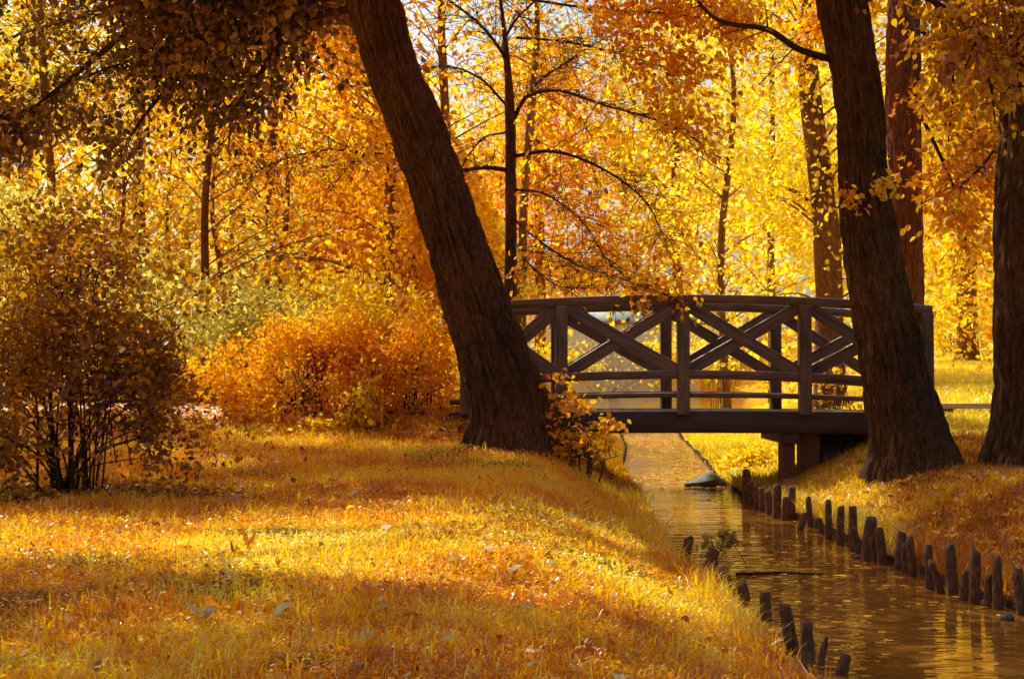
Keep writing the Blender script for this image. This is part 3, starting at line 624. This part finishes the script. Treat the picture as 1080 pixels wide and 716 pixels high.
# ------------------------------------------------------------------ distant wood: one leafy mass that closes the view
rs = np.random.RandomState(91)
n = 60000
ang = rs.uniform(-.52, .52, n); rr_ = rs.uniform(72, 120, n); Pw = np.stack([np.sin(ang) * rr_, np.cos(ang) * rr_, 0 * rr_], 1)
top = 15 + 9 * vnoise(Pw[:, 0] * .09, Pw[:, 1] * .09)
Pw[:, 2] = H(Pw[:, 0], Pw[:, 1]) + rs.rand(n) ** .9 * top
m = ~((Pw[:, 1] < 100) & (Pw[:, 0] > -3) & (Pw[:, 0] < 14)) & (vnoise(Pw[:, 0] * .25, Pw[:, 1] * .25, Pw[:, 2] * .25) > .36)
Pw = Pw[m]
o = leaves('distant_woodland', Pw, .62 * rs.uniform(.6, 1.3, len(Pw)), cvals(Pw, rs, .6, .4, .2, .15), GOLD, None, 'diamond', rs=rs); o['kind'] = 'stuff'
tag(o, 'far off mass of yellow autumn woodland closing the view', 'woodland')

# ------------------------------------------------------------------ lawn grass, litter
def blades(name, x, y, h, cv, mat, label, cat, width=.0035, lean=.5, rs=R):
    n = len(x); z = H(x, y) - .004
    B = np.stack([x, y, z], 1); a = rs.uniform(0, 2 * PI, n); s = np.stack([np.cos(a), np.sin(a), 0 * a], 1)
    b = rs.uniform(0, 2 * PI, n); ln = (lean * rs.rand(n) * h)[:, None] * np.stack([np.cos(b), np.sin(b), 0 * b], 1)
    w_ = (width * rs.uniform(.7, 1.5, n))[:, None]; up = np.array([0, 0, 1.])
    mid = B + ln * .35 + up * (h * .6)[:, None]; tip = B + ln + up * (h * (1 - .25 * rs.rand(n)))[:, None]
    V = np.stack([B - s * w_, B + s * w_, mid + s * w_ * .8, mid - s * w_ * .8, tip], 1).reshape(-1, 3)
    k = (np.arange(n) * 5)[:, None]
    o = mesh_np(name, V, [k + np.array([[0, 1, 2, 3]]), k + np.array([[3, 2, 4]])], mat, None, {'cv': np.repeat(cv, 5)})
    o['kind'] = 'stuff'; return tag(o, label, cat)
rs = np.random.RandomState(55)
def scat(n, x0, x1, y0, y1, test, pw=1.0):
    y = y0 + (y1 - y0) * rs.rand(n) ** pw; x = rs.uniform(x0, x1, n); k = test(x, y); return x[k], y[k]
def inview(x, y, m=.12): return (np.abs(x) < (.36 + m) * y + .3)
def on_left(x, y):
    bare = np.hypot((x - SHRUB[0]) / 1.15, (y - SHRUB[1]) / .55) > .95 + .3 * vnoise(x * 4, y * 4)
    return inview(x, y) & (x < ledge(y) - .03) & bare & (np.hypot(x - LB[0], y - D1) > .5)
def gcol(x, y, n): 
    c = .54 + np.interp(y, [4.5, 5.9, 6.5, 8.6, 9.4, 10.6, 12.5, 14], [-.22, -.17, .06, .06, -.1, -.12, .05, -.1]) * (x < ledge(y)) + .6 * (vnoise(x * .9, y * 1.3, 1) - .5) + .45 * (vnoise(x * 4, y * 4, 2) - .5) + rs.normal(size=n) * .16  # distance term puts the lawn's shade and sunlit band into the grass tone
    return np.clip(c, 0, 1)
x, y = scat(300000, -6.2, 1.25, 3.6, 14.6, on_left, 1.25)
k = rs.rand(len(x)) > .75 * bare(x, y); x, y = x[k], y[k]
hh = (.020 + .05 * rs.rand(len(x)) ** 2) * (.40 + 1.2 * vnoise(x * 1.9, y * 1.9)) * np.where(y > 8.5, 1.25, 1) * (1 + .8 * (x > ledge(y) - .22))
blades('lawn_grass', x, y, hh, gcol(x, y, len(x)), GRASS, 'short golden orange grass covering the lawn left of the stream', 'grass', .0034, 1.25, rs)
x2, y2 = scat(26000, -4.0, 1.5, 14.4, 24, lambda x, y: inview(x, y, .0) & (x < ledge(y) - .03) & (x > ledge(y) - 1.3))
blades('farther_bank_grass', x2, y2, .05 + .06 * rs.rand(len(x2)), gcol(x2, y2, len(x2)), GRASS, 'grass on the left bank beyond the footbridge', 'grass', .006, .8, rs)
x, y = scat(5200, -6.2, 1.25, 3.6, 14.6, on_left, 1.2)
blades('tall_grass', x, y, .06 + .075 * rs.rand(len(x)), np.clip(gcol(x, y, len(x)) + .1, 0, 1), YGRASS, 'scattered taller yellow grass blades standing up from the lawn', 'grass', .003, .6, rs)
def on_right(x, y): return inview(x, y) & (x > redge(y) + .02) & (np.hypot(x - RB[0], y - D3) > .42) & (np.hypot(x - EB[0], y - EB[1]) > .42)
x, y = scat(150000, 2.1, 7.5, 5.5, 15.5, on_right)
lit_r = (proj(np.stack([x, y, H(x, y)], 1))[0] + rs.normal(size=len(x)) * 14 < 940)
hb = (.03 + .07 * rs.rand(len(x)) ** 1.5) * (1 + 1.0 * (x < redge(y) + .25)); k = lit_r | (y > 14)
blades('bank_grass', x[~k], y[~k], hb[~k], np.clip(gcol(x[~k], y[~k], (~k).sum()) - .34, 0, 1), GRASS, 'russet grass, toned darker for the shade, on the right bank around the edge tree', 'grass', .004, .9, rs)  # tone lowered to put the bank's shade into the blades
blades('sunny_bank_grass', x[k], y[k], hb[k], np.clip(gcol(x[k], y[k], k.sum()), 0, 1), YGRASS, 'grass toned yellow for the sunlight on the bank left of the streamside trunk', 'grass', .004, 1.2, rs)  # yellower blades put the sunlight on this bank into the colour
x, y = scat(150000, 2.3, 16, 14.5, 42, lambda x, y: inview(x, y, .05) & (x > redge(y) + .05), 1.4)
blades('far_grass', x, y, .05 + .08 * rs.rand(len(x)), np.clip(.55 + .5 * (vnoise(x, y) - .5) + rs.normal(size=len(x)) * .2, 0, 1), YGRASS, 'bright yellow grass of the far lawn beyond the footbridge', 'grass', .009, .7, rs)
# leaf litter and clover
def flat_leaves(name, x, y, lift, size, cv, mat, label, cat, shape='diamond', tilt=.7):
    P = np.stack([x, y, H(x, y) + lift], 1); n = len(x)
    a = rs.normal(size=(n, 3)) * np.array([1, 1, .3])
    V, F, c = leaf_geo(P, size, cv, shape, droop=0, nbias=(0, 0, tilt * 2.2), axis=a, rs=rs)
    o = mesh_np(name, V, F, mat, None, {'cv': c}); o['kind'] = 'stuff'; return tag(o, label, cat)
x, y = scat(120000, -6.2, 1.25, 3.6, 13, on_left, 1.6)
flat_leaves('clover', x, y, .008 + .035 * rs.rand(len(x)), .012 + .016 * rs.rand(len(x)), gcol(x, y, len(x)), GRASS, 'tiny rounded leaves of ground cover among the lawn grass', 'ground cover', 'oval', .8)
x, y = scat(13000, -6.2, 1.25, 3.6, 14.6, on_left, 1.3); k = rs.rand(len(x)) < .35 + .9 * (vnoise(x * 1.2, y * 1.2, 4) > .55); x, y = x[k], y[k]
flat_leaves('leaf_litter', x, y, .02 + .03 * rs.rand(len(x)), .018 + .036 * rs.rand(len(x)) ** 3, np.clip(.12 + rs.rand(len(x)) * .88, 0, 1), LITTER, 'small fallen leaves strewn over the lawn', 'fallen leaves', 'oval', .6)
x, y = scat(16000, 2.1, 7.5, 5.5, 16, on_right)
flat_leaves('bank_litter', x, y, .01 + .03 * rs.rand(len(x)), .03 + .05 * rs.rand(len(x)) ** 2, np.clip(rs.rand(len(x)) * .9, 0, 1), LITTER, 'fallen leaves strewn over the right bank', 'fallen leaves', 'oval', .6)
x, y = scat(9000, -7, 1.0, 13.2, 20, lambda x, y: inview(x, y))
flat_leaves('bush_litter', x, y, .012 + .03 * rs.rand(len(x)), .05 + .05 * rs.rand(len(x)), np.clip(rs.rand(len(x)) * .95, 0, 1), LITTER, 'fallen leaves lying under the bushes beside the path', 'fallen leaves', 'oval', .6)

x, y = SHRUB[0] + rs.normal(size=2600) * 1.0, SHRUB[1] + rs.normal(size=2600) * .42
flat_leaves('shrub_litter', x, y, .008 + .025 * rs.rand(len(x)), .025 + .035 * rs.rand(len(x)), np.clip(.05 + rs.rand(len(x)) * .7, 0, 1), LITTER, 'brown fallen leaves on the bare soil under the dark shrub', 'fallen leaves', 'oval', .6)
# single leaves and leafy plants that stand out on the lawn
PL = [(742, 553 + 6, .0, 'x')]
SINGLE = [(248, 533, .10, 'pale grey green leaf lying on the lawn in front of the left orange bush', PALE, .4),
 (372, 528, .09, 'long pale leaf lying on the lawn below the right orange bush', PALE, .6), (405, 567, .085, 'pale yellow leaf in the sunlit patch left of the lawn middle', PALE, 1),
 (478, 600, .06, 'small white leaf in the sunlit patch at the lawn middle', PALE, .9), (541, 613, .085, 'bright white curled leaf at the end of the sunlit patch', PALE, 1),
 (580, 606, .06, 'small grey green leaf right of the bright white curled leaf', PALE, .3), (295, 658, .11, 'broad bluish grey leaf in the shaded lawn at the bottom', PALE, .1),
 (402, 655, .07, 'slim bluish leaf lying in the shade right of the broad bluish leaf', PALE, .2), (471, 687, .07, 'rounded grey green leaf near the bottom edge of the lawn', PALE, .3),
 (555, 654, .05, 'small pale leaf in the shade below the bright curled leaf', PALE, .5), (387, 685, .055, 'dull grey leaf by the bottom edge left of the rounded leaf', PALE, .15),
 (513, 590, .075, 'slim pale leaf slanting in the right part of the sunlit patch', PALE, .8),
 (343, 521, .06, 'yellow leaf standing in the lawn above the sunlit patch', GOLD, .8), (368, 543, .055, 'yellow curled leaf at the upper rim of the sunlit patch', GOLD, .7)]
for px, py, sz, lb, mt, cvv in SINGLE:
    sz *= .88
    p = ground(px, py); rs2 = np.random.RandomState(int(px * 7 + py)); k = 26; L_ = np.linspace(0, 1, k // 2)
    a = rs2.uniform(-.9, .9); ax = np.array([math.cos(a), .35 * math.sin(a), .30 + .2 * rs2.rand()]); ax /= np.linalg.norm(ax)
    bx = np.cross(ax, [0, .55, .85]); bx /= np.linalg.norm(bx); cx = np.cross(bx, ax)
    wd = sz * .30 * np.sin(PI * L_ ** .8) + .001; V = []; 
    for l, w_ in zip(L_, wd):
        c = p + (0, 0, .045) + ax * sz * (l - .3) + np.array([0, 0, -.25 * sz * (l - .5) ** 2])
        V += [c + bx * w_ + cx * w_ * .35, c, c - bx * w_ + cx * w_ * .35]
    F = [(r * 3 + s, r * 3 + s + 1, r * 3 + s + 4, r * 3 + s + 3) for r in range(len(L_) - 1) for s in (0, 1)]
    o = mesh_np('fallen_leaf', V, [F], mt, None, {'cv': np.full(len(V), cvv)}, True, loc=p); tag(o, lb, 'leaf', 'large single leaves on the lawn')
UP = [(262, 582, .16, 'brown upright dock leaf standing in the sunlit patch', LITTER, .3), (247, 590, .11, 'small brown seed stalk leaf right in the sunlit patch', LITTER, .25), (295, 602, .09, 'short brown upright leaf at the lower rim of the sunlit patch', LITTER, .3), 
      (232, 648, .11, 'orange leafy rosette in the shaded lawn at lower left', ORANGE, .35), (175, 640, .10, 'orange upright leaf plant in the shade near the lower left', ORANGE, .3), (385, 640, .10, 'orange leaf plant in the shade below the sunlit patch', ORANGE, .35),
      (600, 668, .09, 'tuft of orange blades in the shaded right part of the lawn', ORANGE, .5), (215, 655, .10, 'pale bluish leafy rosette at the lower left of the lawn', PALE, .1), (670, 640, .10, 'tuft of yellow blades on the lawn right of centre', GOLD, .6)]
for px, py, sz, lb, mt, cvv in UP:
    p = ground(px, py); rs2 = np.random.RandomState(px); g = Geo(); cv_ = []
    for k in range(2 if 'upright' in lb or 'stalk' in lb else 7):
        a = rs2.uniform(0, 2 * PI); tilt = .15 if k < 2 else rs2.uniform(.3, .9); dr = np.array([math.cos(a) * tilt, math.sin(a) * tilt, 1]); dr /= np.linalg.norm(dr)
        sd = np.cross(dr, [math.sin(a), -math.cos(a) + .1, .1]); sd /= np.linalg.norm(sd); n_ = 7; l = np.linspace(0, 1, n_); s_ = sz * rs2.uniform(.6, 1)
        c = p + dr * (l * s_)[:, None] + np.array([math.cos(a), math.sin(a), -.4]) * (.25 * s_ * l ** 2)[:, None]; wd = s_ * .13 * np.sin(PI * np.clip(l * .9 + .08, 0, 1)) 
        V = np.stack([c - sd * wd[:, None], c + sd * wd[:, None]], 1).reshape(-1, 3); i = np.arange(n_ - 1) * 2
        g.add(V, np.stack([i, i + 1, i + 3, i + 2], 1)); cv_.append(np.full(len(V), np.clip(cvv + rs2.normal() * .08, 0, 1)))
    o = g.build('lawn_plant', mt, None, True, p, {'cv': np.concatenate(cv_)}); tag(o, lb, 'plant', 'small broad leaved plants in the lawn')

y = 5.3 + 34 * rs.rand(1500) ** 1.5; x = ledge(y) + .03 + (redge(y) - ledge(y) - .06) * rs.rand(1500); k = (vnoise(x * 2, y * .8) > .5) | (np.minimum(x - ledge(y), redge(y) - x) < .1); x, y = x[k], y[k]
y2 = 15.2 + 30 * rs.rand(5200); x2 = ledge(y2) + .03 + (redge(y2) - ledge(y2) - .06) * rs.rand(5200); k = vnoise(x2 * 1.6, y2 * .5, 3) > .38; x, y = np.r_[x, x2[k]], np.r_[y, y2[k]]  # dense leaves added past the bridge to make the far water look brighter
P = np.stack([x, y, np.full(len(x), .004)], 1)
V, F, c = leaf_geo(P, (.025 + .05 * rs.rand(len(x))) * np.where(y > 15, 1.3, 1), np.clip(.3 + .6 * rs.rand(len(x)) + .1 * (y > 15), 0, 1), 'oval', droop=0, nbias=(0, 0, 9), axis=rs.normal(size=(len(x), 3)) * (1, 1, 0), rs=rs); V[:, 2] = .003 + np.abs(V[:, 2] - .004) * .3
o = mesh_np('floating_leaves', V, F, LITTER, None, {'cv': c}); o['kind'] = 'stuff'; tag(o, 'small yellow leaves drifting on the stream, added beyond the bridge to brighten it', 'fallen leaves')

# ------------------------------------------------------------------ footbridge
DN, DF = 14.0, 15.5
def bxpx(px): return (px - 540) / 1500 * DN
def arch(x, a=.10): return -a * ((x - bxpx(725)) / 2.3) ** 2
BZ = .85
br = thing('footbridge', 'dark weathered timber footbridge with crossed rails over the stream', 'bridge', (bxpx(730), (DN + DF) / 2, BZ))
def bar(name, p0, p1, w_, h_, mat, up=(0, 0, 1), bev=.010, parent=br):
    p0, p1 = Vector([float(c) for c in p0]), Vector([float(c) for c in p1]); L_ = (p1 - p0).length
    x = (p1 - p0).normalized(); y = Vector(up).cross(x)
    if y.length < 1e-4: y = Vector((0, 1, 0))
    y.normalize(); z = x.cross(y)
    bm = bmesh.new(); bmesh.ops.create_cube(bm, size=1); 
    for v in bm.verts: v.co = Vector((v.co.x * L_, v.co.y * w_, v.co.z * h_))
    bmesh.ops.bevel(bm, geom=bm.edges[:], offset=bev, segments=2, affect='EDGES', profile=.5)
    me = bpy.data.meshes.new(name); bm.to_mesh(me); bm.free(); me.materials.append(mat)
    o = bpy.data.objects.new(name, me); COL.objects.link(o)
    M = Matrix((x, y, z)).transposed().to_4x4(); M.translation = (p0 + p1) / 2
    if parent is not None:
        o.parent = parent; o.matrix_parent_inverse = Matrix.Identity(4); M.translation -= parent.location
    o.matrix_local = M
    return o
def sweep(name, x0, x1, y, z, w_, h_, mat, a=.10, n=24):
    X_ = np.linspace(x0, x1, n); zz = z + arch(X_, a); b = .008; V = []
    prof = [(-w_/2 + b, -h_/2), (w_/2 - b, -h_/2), (w_/2, -h_/2 + b), (w_/2, h_/2 - b), (w_/2 - b, h_/2), (-w_/2 + b, h_/2), (-w_/2, h_/2 - b), (-w_/2, -h_/2 + b)]
    for xx, z_ in zip(X_, zz): V += [(xx, y + py_, z_ + pz_) for py_, pz_ in prof]
    i = np.arange(n - 1)[:, None] * 8; j = np.arange(8)[None]; k = (j + 1) % 8
    F4 = np.stack([i + j, i + 8 + j, i + 8 + k, i + k], -1).reshape(-1, 4)[:, ::-1]
    V += [(x0, y, zz[0]), (x1, y, zz[-1])]; c = n * 8; jj = np.arange(8); kk = (jj + 1) % 8
    T = np.vstack([np.stack([np.full(8, c), jj, kk], 1)[:, ::-1], np.stack([np.full(8, c + 1), (n - 1) * 8 + jj, (n - 1) * 8 + kk], 1)])
    return mesh_np(name, V, [F4, T], mat, br, None, False, loc=((x0 + x1) / 2, y, z))
pz = lambda py: EYE + (400 - py) / 1500 * DN          # height of a photo row at the near rail
PX = [492, 592, 720, 848, 976]
xL, xR = bxpx(474), bxpx(984)
for side, yy in ((-1, DN), (1, DF)):
    s = side
    sweep('top_rail', bxpx(486), bxpx(982), yy, pz(315.5), .13, .085, WOOD)
    sweep('lower_rail', bxpx(492), bxpx(978), yy + .035 * s, pz(395), .06, .085, WOOD)
    sweep('kerb_board', xL, xR, yy - .03 * s, pz(416.5), .10, .05, WOOD, .07)
    sweep('girder', xL, xR, yy - .09 * s, pz(445), .16, .215, BEAM, .02)
    for k, px in enumerate(PX):
        x = bxpx(px); a_ = float(arch(x))
        bar('post', (x, yy + .035 * s, pz(437.5)), (x, yy + .035 * s, pz(319.6) + a_), .125, .12, WOOD, up=(1, 0, 0))
        bar('spacer_block', (x, yy - .03 * s, pz(434.3)), (x, yy - .03 * s, pz(419.5) + a_), .10, .10, BEAM, up=(1, 0, 0))
        if k < 4:
            x2 = bxpx(PX[k + 1]); b_ = float(arch(x2)); zt, zb = pz(322), pz(391)
            bar('brace', (x + .05, yy - .022 * s, zb + a_), (x2 - .05, yy - .022 * s, zt + b_), .042, .12, WOOD)
            bar('brace', (x + .05, yy + .024 * s, zt + a_), (x2 - .05, yy + .024 * s, zb + b_), .042, .12, WOOD)
for k in range(34):                                  # deck boards lie between the girders
    x = xL + .08 + k * (xR - xL - .16) / 33
    bar('deck_board', (x, DN + .18, BZ - .035 + float(arch(x, .02)) + .002 * (k % 3)), (x, DF - .18, BZ - .035 + float(arch(x, .02)) + .002 * (k % 3)), .13, .04, BEAM)
for px, dd, w_ in ((829, DN + .20, .16), (852, DN + .34, .22), (829, DF - .20, .16)):
    x = bxpx(px) * dd / DN
    bar('pier_post', (x, dd, -.35), (x, dd, pz(456)), w_, w_ * .9, PIERW, up=(1, 0, 0), bev=.015)
bar('cross_beam', (bxpx(835), DN + .02, pz(463)), (bxpx(838), DF - .02, pz(463)), .16, .10, BEAM)

# stone abutment blocks behind the pier
rs = np.random.RandomState(3)
def rock(name, c, sx, sy, sz, mat, seed, label=None, cat='stone', group=None, sub=3, parent=None, shape=None):
    bm = bmesh.new(); bmesh.ops.create_icosphere(bm, subdivisions=sub, radius=1); V = np.array([v.co[:] for v in bm.verts])
    nn = vnoise(V[:, 0] * 1.6 + seed, V[:, 1] * 1.6, V[:, 2] * 1.6); n2 = vnoise(V[:, 0] * 4 + seed, V[:, 1] * 4, V[:, 2] * 4)
    V = V * (.75 + .45 * nn + .14 * n2)[:, None]
    if shape: V = shape(V)
    V = V * (sx, sy, sz)
    for v, q in zip(bm.verts, V): v.co = q
    me = bpy.data.meshes.new(name); bm.to_mesh(me); bm.free(); me.materials.append(mat)
    for p in me.polygons: p.use_smooth = True
    o = bpy.data.objects.new(name, me); COL.objects.link(o); o.location = Vector([float(v) for v in c])
    if label: tag(o, label, cat, group)
    return o
for k, (px, py, d, s_, lb) in enumerate([(880, 466, 15.0, .16, 'dark abutment stone under the bridge nearest the pier'), (893, 474, 14.6, .15, 'lower dark abutment stone beneath the bridge end'), (903, 462, 14.9, .15, 'upper dark abutment stone beside the streamside trunk'), (875, 482, 14.4, .12, 'small dark stone below the abutment stones')]):
    c = U(px, py, d); rock('abutment_stone', c, s_ * 1.25, s_, s_ * .85, STONE, k * 3.1, lb, 'stone', 'stones under the bridge end')
rp = U(742, 510, 15.4); rp[2] = .02
def wedge(V): V = V.copy(); V[:, 2] *= np.clip(.62 + .5 * V[:, 0], .12, 1); return V
rock('stream_rock', rp, .22, .16, .17, STONE, 2.2, 'dark wedge shaped rock lying in the stream beyond the bridge', 'rock', shape=wedge)

# ------------------------------------------------------------------ bank stakes
ORD = ['first', 'second', 'third', 'fourth', 'fifth', 'sixth', 'seventh', 'eighth', 'ninth', 'tenth', 'eleventh', 'twelfth', 'thirteenth', 'fourteenth', 'fifteenth', 'sixteenth', 'seventeenth', 'eighteenth', 'nineteenth', 'twentieth', 'twenty first', 'twenty second', 'twenty third', 'twenty fourth', 'twenty fifth', 'twenty sixth', 'twenty seventh', 'twenty eighth', 'twenty ninth', 'thirtieth']
rs = np.random.RandomState(8)
def stake(px, ptop, pbot, w_, label, group, seed):
    d = EYE * 1500 / (pbot - 400); b = U(px, pbot, d); tp = U(px, ptop, d); h = tp[2]; r = w_ / 2 / 1500 * d
    ln_ = rs.normal() * .020; w_ *= rs.uniform(.7, 1.0)
    pts = [(b[0], d, -.25), (b[0], d, 0), (b[0] + ln_ * .5, d, h * .5), (b[0] + ln_ * .96, d, h - .016), (b[0] + ln_, d, h)]
    pts = np.array(pts); pts = np.stack([np.interp(np.linspace(0, 1, 14), [0, .25, .6, .96, 1], pts[:, k]) for k in range(3)], 1); g = Geo(); rr = np.full(14, r) * np.linspace(1.12, .96, 14); rr[-1] *= .86
    g.tube(pts - np.array([b[0], d, 0]), rr, 12, rough=.09, seed=seed)
    V = g.V[0]; ti = np.arange(12) + 13 * 12; V[ti, 2] += rs.normal(size=12) * .0025 + (np.cos(np.arange(12) / 12 * 2 * PI + seed) * rs.uniform(.002, .012))
    o = g.build('bank_stake', STAKEM, None, False); o.location = (float(b[0]), float(d), 0)
    tag(o, label, 'stake', group)
for k, (a, b, c, w_) in enumerate(RSTK):
    kind = 'stake lit by sun' if a in (835, 855, 874) else 'dark wooden stake'
    stake(a, b, c, w_, f'{kind} on the right bank, {ORD[k]} of the row counted from the bridge', 'stakes edging the right bank', k * 1.7)
for k, (a, b, c, w_) in enumerate(LSTK):
    stake(a, b, c, w_, f'mossy wooden stake on the left bank, {ORD[k]} from the bridge along the water', 'stakes edging the left bank', 40 + k * 1.7)
# floating stick, pebbles, reed tuft
g = Geo(); a_, b_ = U(776, 605, 8.4), U(868, 606, 8.4); a_[2] = b_[2] = .006
g.tube(spline([a_, (a_ + b_) / 2 + (0, .03, .004), b_], 12), np.linspace(.009, .005, 12), 8, rough=.2); tag(g.build('floating_stick', TWIG), 'thin dark stick floating across the stream between the banks', 'stick')
for k, (px, py, s_, lb) in enumerate([(1062, 652, .034, 'small dark stone at the water edge near the right edge'), (905, 588, .025, 'small stone at the foot of the sunny right stakes')]):
    p = U(px, py, EYE * 1500 / (py - 400)); p[2] = .01; rock('bank_pebble', p, s_, s_ * .8, s_ * .6, STONE, 7 + k * 2.3, lb, 'stone', 'stones along the right water edge', 2)

# ------------------------------------------------------------------ bench on the right, pale house beyond the pond
dB = 16.0; b0, b1 = U(984, 428, dB), U(1085, 428, dB)
bench = thing('plank_bench', 'low pale plank bench on a stump between the two right trunks', 'bench', ((b0[0] + b1[0]) / 2, dB, H((b0[0] + b1[0]) / 2, dB)))
bar('seat', (b0[0], dB, b0[2]), (b1[0], dB, b1[2]), .34, .06, PLANK, parent=bench)
for px, in ((998,), (1072,)):
    q = U(px, 440, dB); bar('leg', (q[0], dB, H(q[0], dB) - .06), (q[0], dB, b0[2] - .031), .16, .17, PIERW, up=(1, 0, 0), parent=bench)
dH = 86.; hx0, hx1 = U(590, 400, dH)[0], U(738, 400, dH)[0]; hz0 = H((hx0 + hx1) / 2, 102) - 1.5; hz1 = U(600, 342, dH)[2]
house = thing('lakeside_house', 'pale grey house beyond the pond glimpsed through the bridge rails', 'house', ((hx0 + hx1) / 2, dH + 4, hz0))
bar('wall', (hx0, dH + 4, (hz0 + hz1) / 2), (hx1, dH + 4, (hz0 + hz1) / 2), 8, hz1 - hz0, PLASTER, bev=.03, parent=house)
rz = hz1; ov = .5
V = [(hx0 - ov, dH - ov, rz), (hx1 + ov, dH - ov, rz), (hx1 + ov, dH + 8 + ov, rz), (hx0 - ov, dH + 8 + ov, rz), (hx0 + 1, dH + 4, rz + 1.7), (hx1 - 1, dH + 4, rz + 1.7), 
     (hx0 - ov, dH - ov, rz + .18), (hx1 + ov, dH - ov, rz + .18), (hx1 + ov, dH + 8 + ov, rz + .18), (hx0 - ov, dH + 8 + ov, rz + .18)]
mesh_np('roof', V, [[(0, 3, 2, 1), (0, 1, 7, 6), (1, 2, 8, 7), (2, 3, 9, 8), (3, 0, 6, 9), (6, 7, 5, 4), (8, 9, 4, 5)], [(7, 8, 5), (9, 6, 4)]], ROOFM, house)
for k in range(4):
    x = hx0 + (k + .5) * (hx1 - hx0) / 4
    f = bar('window', (x - .55, dH - .04, hz1 - 2.2), (x + .55, dH - .04, hz1 - 2.2), .10, 1.5, FRAMEM, bev=.01, parent=house)
    p = bar('pane', (x - .45, dH - .10, hz1 - 2.2), (x + .45, dH - .10, hz1 - 2.2), .03, 1.3, GLASSM, bev=.004, parent=house)
    Mw = p.matrix_local.copy(); p.parent = f; p.matrix_local = f.matrix_local.inverted() @ Mw

# ------------------------------------------------------------------ light, sky, camera
wd = bpy.data.worlds.new('World'); SC.world = wd; wd.use_nodes = True; t = wd.node_tree; t.nodes.clear()
sky = t.nodes.new('ShaderNodeTexSky'); sky.sky_type = 'NISHITA'; sky.sun_disc = False; sky.sun_elevation = SUN_EL; sky.sun_rotation = -SUN_AZ
sky.air_density = 1.1; sky.dust_density = 4.5; sky.ozone_density = .3
bg = t.nodes.new('ShaderNodeBackground'); bg.inputs[1].default_value = .15; wo = t.nodes.new('ShaderNodeOutputWorld')
t.links.new(sky.outputs[0], bg.inputs[0]); t.links.new(bg.outputs[0], wo.inputs[0])
sl_ = bpy.data.lights.new('sun', 'SUN'); sl_.energy = 5.0; sl_.angle = math.radians(.55); sl_.color = (1, .95, .78)
so = bpy.data.objects.new('sun', sl_); COL.objects.link(so); so.rotation_euler = Vector([float(v) for v in SV]).to_track_quat('Z', 'Y').to_euler(); so.location = (-8, 10, 14)
cam = bpy.data.cameras.new('camera'); cam.sensor_width = 36; cam.lens = 50; cam.clip_end = 2000; cam.clip_start = .05
co = bpy.data.objects.new('camera', cam); COL.objects.link(co); co.location = (0, 0, EYE); co.rotation_euler = (PI / 2 + TILT, 0, 0)
SC.camera = co
SC.view_settings.view_transform = 'Standard'; SC.view_settings.look = 'None'; SC.view_settings.exposure = 0
cy = SC.cycles; cy.use_denoising = True; cy.max_bounces = 12; cy.diffuse_bounces = 8; cy.glossy_bounces = 3; cy.transmission_bounces = 10
cy.caustics_reflective = False; cy.caustics_refractive = False; cy.sample_clamp_indirect = 6
